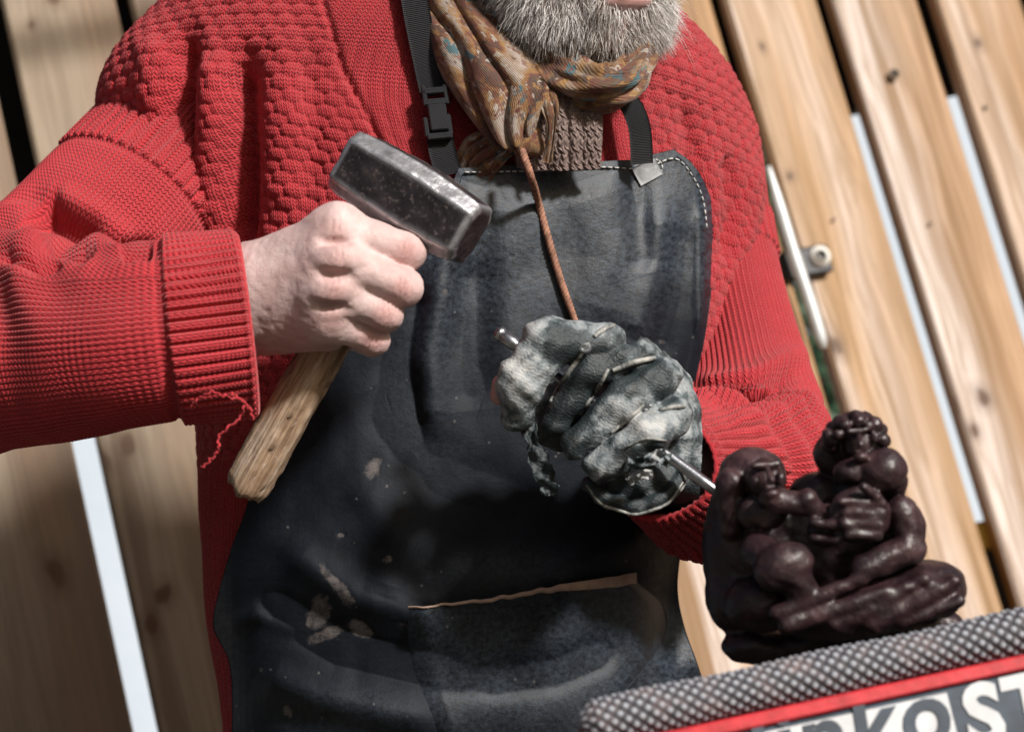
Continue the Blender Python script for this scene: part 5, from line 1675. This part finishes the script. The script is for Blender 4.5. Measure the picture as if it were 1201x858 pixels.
# bare fingertip showing beyond the glove
Vf, Qf = sdf_mesh(lambda P: d_cap(P, C(588, 450, 1.322), C(586, 464, 1.324), .0062), C(587, 457, 1.322) - .016, C(587, 457, 1.322) + .016, .0009)
mk('fingertip', Vf, Qf, bpy.data.materials['skin'], man, attrs={'red': np.ones(len(Vf))})

# ================================================================== statue
DS = 1.215
def s_(px, py, dd):
    return C(px, py, DS + dd).astype(np.float32)
m_ = DS / FPX
def sz(zx, zy, dd):
    return s_(800 + zx / 2.682, 470 + zy / 2.682, dd)
def sdf_statue(P):
    d = None
    q_ = m_ / 2.682
    def add(v, k=6):
        nonlocal d
        d = v if d is None else smin(d, v, k * q_)
    def sub_(v, k=4):
        nonlocal d
        d = smax(d, -v, k * q_)
    cap = lambda a, b, ra, rb=None: d_cap(P, sz(*a), sz(*b), ra * q_, (rb if rb is not None else ra) * q_)
    def ell(c, r, rot=0.0):
        ct, st_ = math.cos(R(rot)), math.sin(R(rot))
        return d_ell(P, sz(*c), np.array(r) * q_, np.array([[ct, -st_, 0], [st_, ct, 0], [0, 0, 1.0]]))
    # draped slab: long rounded block rising to the right, rough foot below
    add(ell((600, 640, -.008), (290, 95, 140), -13)); add(ell((760, 590, -.008), (130, 90, 140), -10), 20); add(ell((430, 470, .024), (190, 170, 90)), 20); add(ell((560, 735, .020), (330, 80, 110), -8), 24); add(ell((230, 770, .018), (110, 60, 90), 0), 20)
    add(ell((820, 600, -.004), (62, 82, 90), 0), 16)
    # broad drapery ridges with sharp valleys
    for x0, y0, x1, y1, w_ in ((300, 668, 560, 560, 30), (330, 705, 640, 600, 32), (480, 700, 760, 560, 30), (600, 700, 850, 570, 34), (690, 690, 870, 630, 30)):
        add(cap((x0, y0, -.0285), (x1, y1, -.0315), w_ * .9, w_ * .7), 14)
    # left figure: hair, back and cloak
    add(ell((205, 430, .026), (145, 250, 120), 6), 20); add(ell((180, 610, .024), (110, 130, 110), 0), 20); add(ell((250, 640, .000), (120, 90, 90)), 16)
    add(ell((222, 235, .014), (108, 92, 96), 8), 8); add(cap((150, 260, .000), (150, 400, .006), 48, 40), 10)
    add(ell((258, 240, -.010), (58, 62, 62), 8), 4)                                # face
    add(cap((225, 205, -.022), (300, 196, -.020), 12, 10), 4)                       # brow
    add(cap((268, 208, -.030), (280, 250, -.040), 8, 14), 3)                        # nose
    add(cap((252, 272, -.033), (296, 268, -.032), 7, 6), 3); add(ell((278, 290, -.028), (28, 17, 20)), 4)
    add(ell((232, 256, -.026), (20, 20, 18)), 4); add(ell((308, 246, -.022), (14, 20, 16)), 4)
    sub_(ell((243, 226, -.040), (20, 11, 16)), 3); sub_(ell((302, 222, -.036), (14, 10, 14)), 3)
    for i in range(0):
        aa_ = -2.7 + i * .37
        add(cap((238 + 84 * math.cos(aa_), 232 + 74 * math.sin(aa_), -.004), (215 + 108 * math.cos(aa_ - .25), 250 + 86 * math.sin(aa_ - .2), .010), 20, 22), 3)
    # folded arm under the chin
    add(ell((330, 318, -.022), (92, 40, 46), 10), 4); add(ell((250, 350, -.006), (80, 60, 56), 0), 6); add(cap((395, 310, -.026), (450, 380, -.020), 34, 28), 5)
    # raised knee and hand on it
    add(ell((318, 520, -.028), (96, 74, 70), -25), 8); add(cap((240, 470, -.010), (300, 510, -.024), 60, 52), 8); add(cap((345, 545, -.028), (390, 620, -.024), 58, 50), 10)
    for i in range(0):
        add(cap((262 + 18 * i, 436 + 3 * i, -.034), (284 + 20 * i, 466 + 6 * i, -.050), 12, 10), 2)
    # right figure: back and body
    add(ell((560, 380, .020), (150, 190, 110), 0), 14); add(ell((440, 300, .020), (110, 80, 80), 0), 14)
    add(ell((545, 130, .004), (82, 84, 84), -8), 6); add(ell((500, 170, .018), (88, 86, 80), 0), 8)
    add(ell((556, 128, -.012), (50, 56, 54), -8), 4)
    add(cap((524, 96, -.026), (590, 90, -.022), 10, 9), 4); add(cap((556, 100, -.033), (560, 136, -.041), 7, 12), 3); add(cap((545, 158, -.034), (580, 154, -.033), 6, 5), 3); add(ell((566, 176, -.028), (26, 14, 18)), 4)
    sub_(ell((537, 112, -.040), (15, 9, 14)), 3); sub_(ell((584, 108, -.038), (14, 9, 14)), 3)
    for i in range(10):
        aa_ = -3.3 + i * .36
        add(ell((545 + 82 * math.cos(aa_), 128 + 74 * math.sin(aa_), -.006 - .006 * (i % 2)), (30, 25, 30), i * 40), 2)
        if i % 2:
            add(ell((548 + 56 * math.cos(aa_), 116 + 52 * math.sin(aa_), -.020), (22, 18, 20), i * 30), 2)
    # shoulder, upper arm, forearm across the body
    add(ell((628, 218, -.020), (80, 70, 78), -15), 3); add(ell((545, 222, -.018), (70, 44, 50), -8), 6); add(cap((660, 250, -.012), (655, 300, -.004), 50, 44), 6)
    # big hand spread on the chest: palm and four fingers
    add(ell((560, 360, -.028), (96, 90, 44), 0), 5)
    for i in range(4):
        add(cap((628 - 4 * i, 322 + 33 * i, -.034), (500 + 4 * i + 10 * (i % 2), 316 + 35 * i, -.036), 18, 15), 14)
    add(cap((610, 300, -.036), (570, 268, -.040), 18, 14), 3)
    add(ell((450, 390, -.016), (60, 70, 50), 0), 5); add(cap((415, 380, -.028), (490, 392, -.032), 16), 3); add(cap((415, 430, -.026), (485, 438, -.030), 15), 3)
    # hip and bent leg
    add(ell((690, 400, -.006), (76, 98, 84), -6), 4); add(cap((690, 350, -.020), (730, 470, -.022), 52, 40), 5); add(cap((700, 470, -.024), (570, 525, -.028), 48, 44), 12)
    w = 0.0005 * np.sin(P[..., 0] * 330 + 2 * np.sin(P[..., 1] * 200)) * np.sin(P[..., 1] * 280 + P[..., 2] * 150)
    return d + w
Vs_, Qs_ = sdf_mesh(sdf_statue, C(808, 800, DS) + [0, 0, -.075], C(1150, 470, DS) + [0, 0, .065], 0.00125, 1)
ns_ = sdf_grad(sdf_statue, Vs_)
Vs_ = Vs_ + ns_ * (0.0004 * fbm(Vs_, 150, 51, 3))[:, None]
def M_statue():
    g = G('dark_carved_stone', 0.42)
    o = g.obj()
    n = g.noise(o, 50, 5, .6); n2 = g.noise(o, 260, 4, .65)
    c = g.ramp(n, [(0.3, (0.009, 0.0045, 0.006)), (0.55, (0.032, 0.014, 0.017)), (0.75, (0.080, 0.042, 0.044))])
    c = g.mix(g.ramp(n2, [(0.58, 0.0), (0.75, 0.45)]), c, (0.10, 0.065, 0.06))
    g.set('Base Color', c)
    g.set('Roughness', g.ramp(n2, [(0.3, .32), (0.7, .50)]))
    fac = g.voro(o, 170, 'F1', 'Distance')
    g.set('Normal', g.bump(g.math('ADD', n2, g.math('MULTIPLY', fac, 0.5)), .45, .0014))
    g.set('Specular IOR Level', .6)
    return g.m
statue = mk('carved_statue', Vs_, Qs_, M_statue(), category='statue', label='small dark carving of two huddled seated figures on a draped base')

# ================================================================== work stand with the rolled mat
BD = 1.12
b0, b1 = C(700, 846, BD), C(1260, 726, BD + .035)
bdir = nrm(b1 - b0)
bw0, bw1 = W(b0[None])[0], W(b1[None])[0]
bench = empty('work_stand', W(b0[None])[0] * [1, 1, 0], cam_space=False, category='work stand',
              label='work stand with red edge and printed sign plate below the mat roll')
# roll of woven grip mat: a cylinder with raised diagonal lattice
nl, nr = 900, 96
Lr = np.linalg.norm(b1 - b0) + .25
ax_ = b0[None] + bdir[None] * np.linspace(-.012, Lr, nl)[:, None]
ux = nrm(np.cross(bdir, [0, 0, 1.0])); uy = np.cross(bdir, ux)
a = np.linspace(0, 2 * np.pi, nr, endpoint=False)
sl_ = np.linspace(-.012, Lr, nl)
AA, SL = np.meshgrid(a, sl_, indexing='ij')
pt = 0.0078; npit = 10
e1 = SL / pt + AA * npit / (2 * np.pi); e2 = SL / pt - AA * npit / (2 * np.pi)
bump_ = (np.abs(np.sin(np.pi * e1)) * np.abs(np.sin(np.pi * e2))) ** .8
endr = np.sqrt(np.clip((SL + .012) / .012, 0, 1))
rr_ = (0.0108 + 0.0021 * bump_) * np.clip(endr, .12, 1) + 0.0006 * np.sin(SL * 60)
P = ax_[None] + rr_[..., None] * (np.cos(AA)[..., None] * ux + np.sin(AA)[..., None] * uy)
gm = G('woven_grip_mat', 0.6)
om = gm.obj(); bm_ = gm.attr('lattice', 'Fac')
cm_ = gm.ramp(bm_, [(0.25, (0.035, 0.030, 0.036)), (0.5, (0.12, 0.12, 0.14)), (0.9, (0.34, 0.36, 0.40))])
cm_ = gm.mix(gm.ramp(gm.noise(om, 60, 3), [(0.5, 0.0), (0.75, .45)]), cm_, (0.30, 0.22, 0.21))
gm.set('Base Color', cm_)
mk('grip_mat_roll', P, gridf(nr, nl, True), gm.m, category='rolled mat', label='grey rolled mat with raised lattice weave along the stand edge', attrs={'lattice': bump_.ravel()})
# stand top, red edge strip, sign plate; the plate hangs straight down under the front edge
bh = bdir
bdn = nrm(CR.T @ np.array([0, 0, -1.0])); bdn = nrm(bdn - bh * (bdn @ bh) * 1.0)
bfw = np.cross(bh, bdn); bfw = bfw * np.sign(bfw[2])
def slab(name, s0, s1, d0, d1, f0, f1, mat, bev=.0012, parent=bench):
    c = b0 + bh * (s0 + s1) / 2 + bdn * (d0 + d1) / 2 + bfw * (f0 + f1) / 2
    V, Fs = box(c, bh * (s1 - s0) / 2, bdn * (d1 - d0) / 2, bfw * (f1 - f0) / 2, bev)
    return mk(name, V, Fs, mat, parent, smooth=False)
woodt = M_simple('ply_top', (0.03, 0.026, 0.024), .7)
slab('stand_top', -.02, Lr, .0112, .026, -.40, -.004, woodt)
slab('red_edge', -.02, Lr, .0132, .0212, -.004, .0115, M_simple('red_enamel', (0.50, 0.03, 0.04), .4, var=.25, scale=90, bump=.15))
navy = M_simple('navy_print', (0.04, 0.056, 0.08), .45, var=.4, scale=50)
plate = slab('sign_plate', -.02, Lr, .0218, .095, .002, .0085, navy)
white = M_simple('white_print', (0.58, 0.59, 0.61), .5, var=.12, scale=70)
ssep = float((C(1100, 790, BD + .02) - b0) @ bh)
slab('white_field', .01, ssep, .0245, .092, .0085, .0093, white, .0006, plate)
def word(txt, s, dn, size, mat, off, shear=0.12, bold=0.0):
    cu = bpy.data.curves.new('lettering', 'FONT'); cu.body = txt; cu.size = size; cu.extrude = 0.0004; cu.offset = bold; cu.shear = shear; cu.resolution_u = 4; cu.space_character = 1.12
    ob = bpy.data.objects.new('lettering_tmp', cu); col.objects.link(ob)
    dg = bpy.context.evaluated_depsgraph_get(); me = bpy.data.meshes.new_from_object(ob.evaluated_get(dg))
    V = np.array([v.co[:] for v in me.vertices]); Fs = [list(p_.vertices) for p_ in me.polygons]
    bpy.data.objects.remove(ob); bpy.data.curves.remove(cu); bpy.data.meshes.remove(me)
    Pw = b0 + bh * (s + V[:, :1]) - bdn * (V[:, 1:2] - dn) + bfw * (off + V[:, 2:3])
    return mk('lettering', Pw, Fs, mat, plate, smooth=False)
word('linko', ssep - .117, .0500, .052, navy, .0097, .10, .0012)
word('ST', ssep + .006, .0560, .046, white, .0090, .05, .0018)
# legs down to the ground
legm = M_simple('painted_steel_leg', (0.05, 0.05, 0.055), .45, .4)
for s0 in (.06, Lr - .06):
    for f0 in (-.03, -.36):
        top = W((b0 + bh * s0 + bdn * .028 + bfw * f0)[None])[0]
        foot = top.copy(); foot[2] = .008
        foot = foot + (fwdw * .05 if f0 > -.1 else -fwdw * .05)
        V, Fs = tube(np.array([foot, (foot + top) / 2, top]), .011, 12)
        mk('leg', V, Fs, legm, bench, cam_space=False)
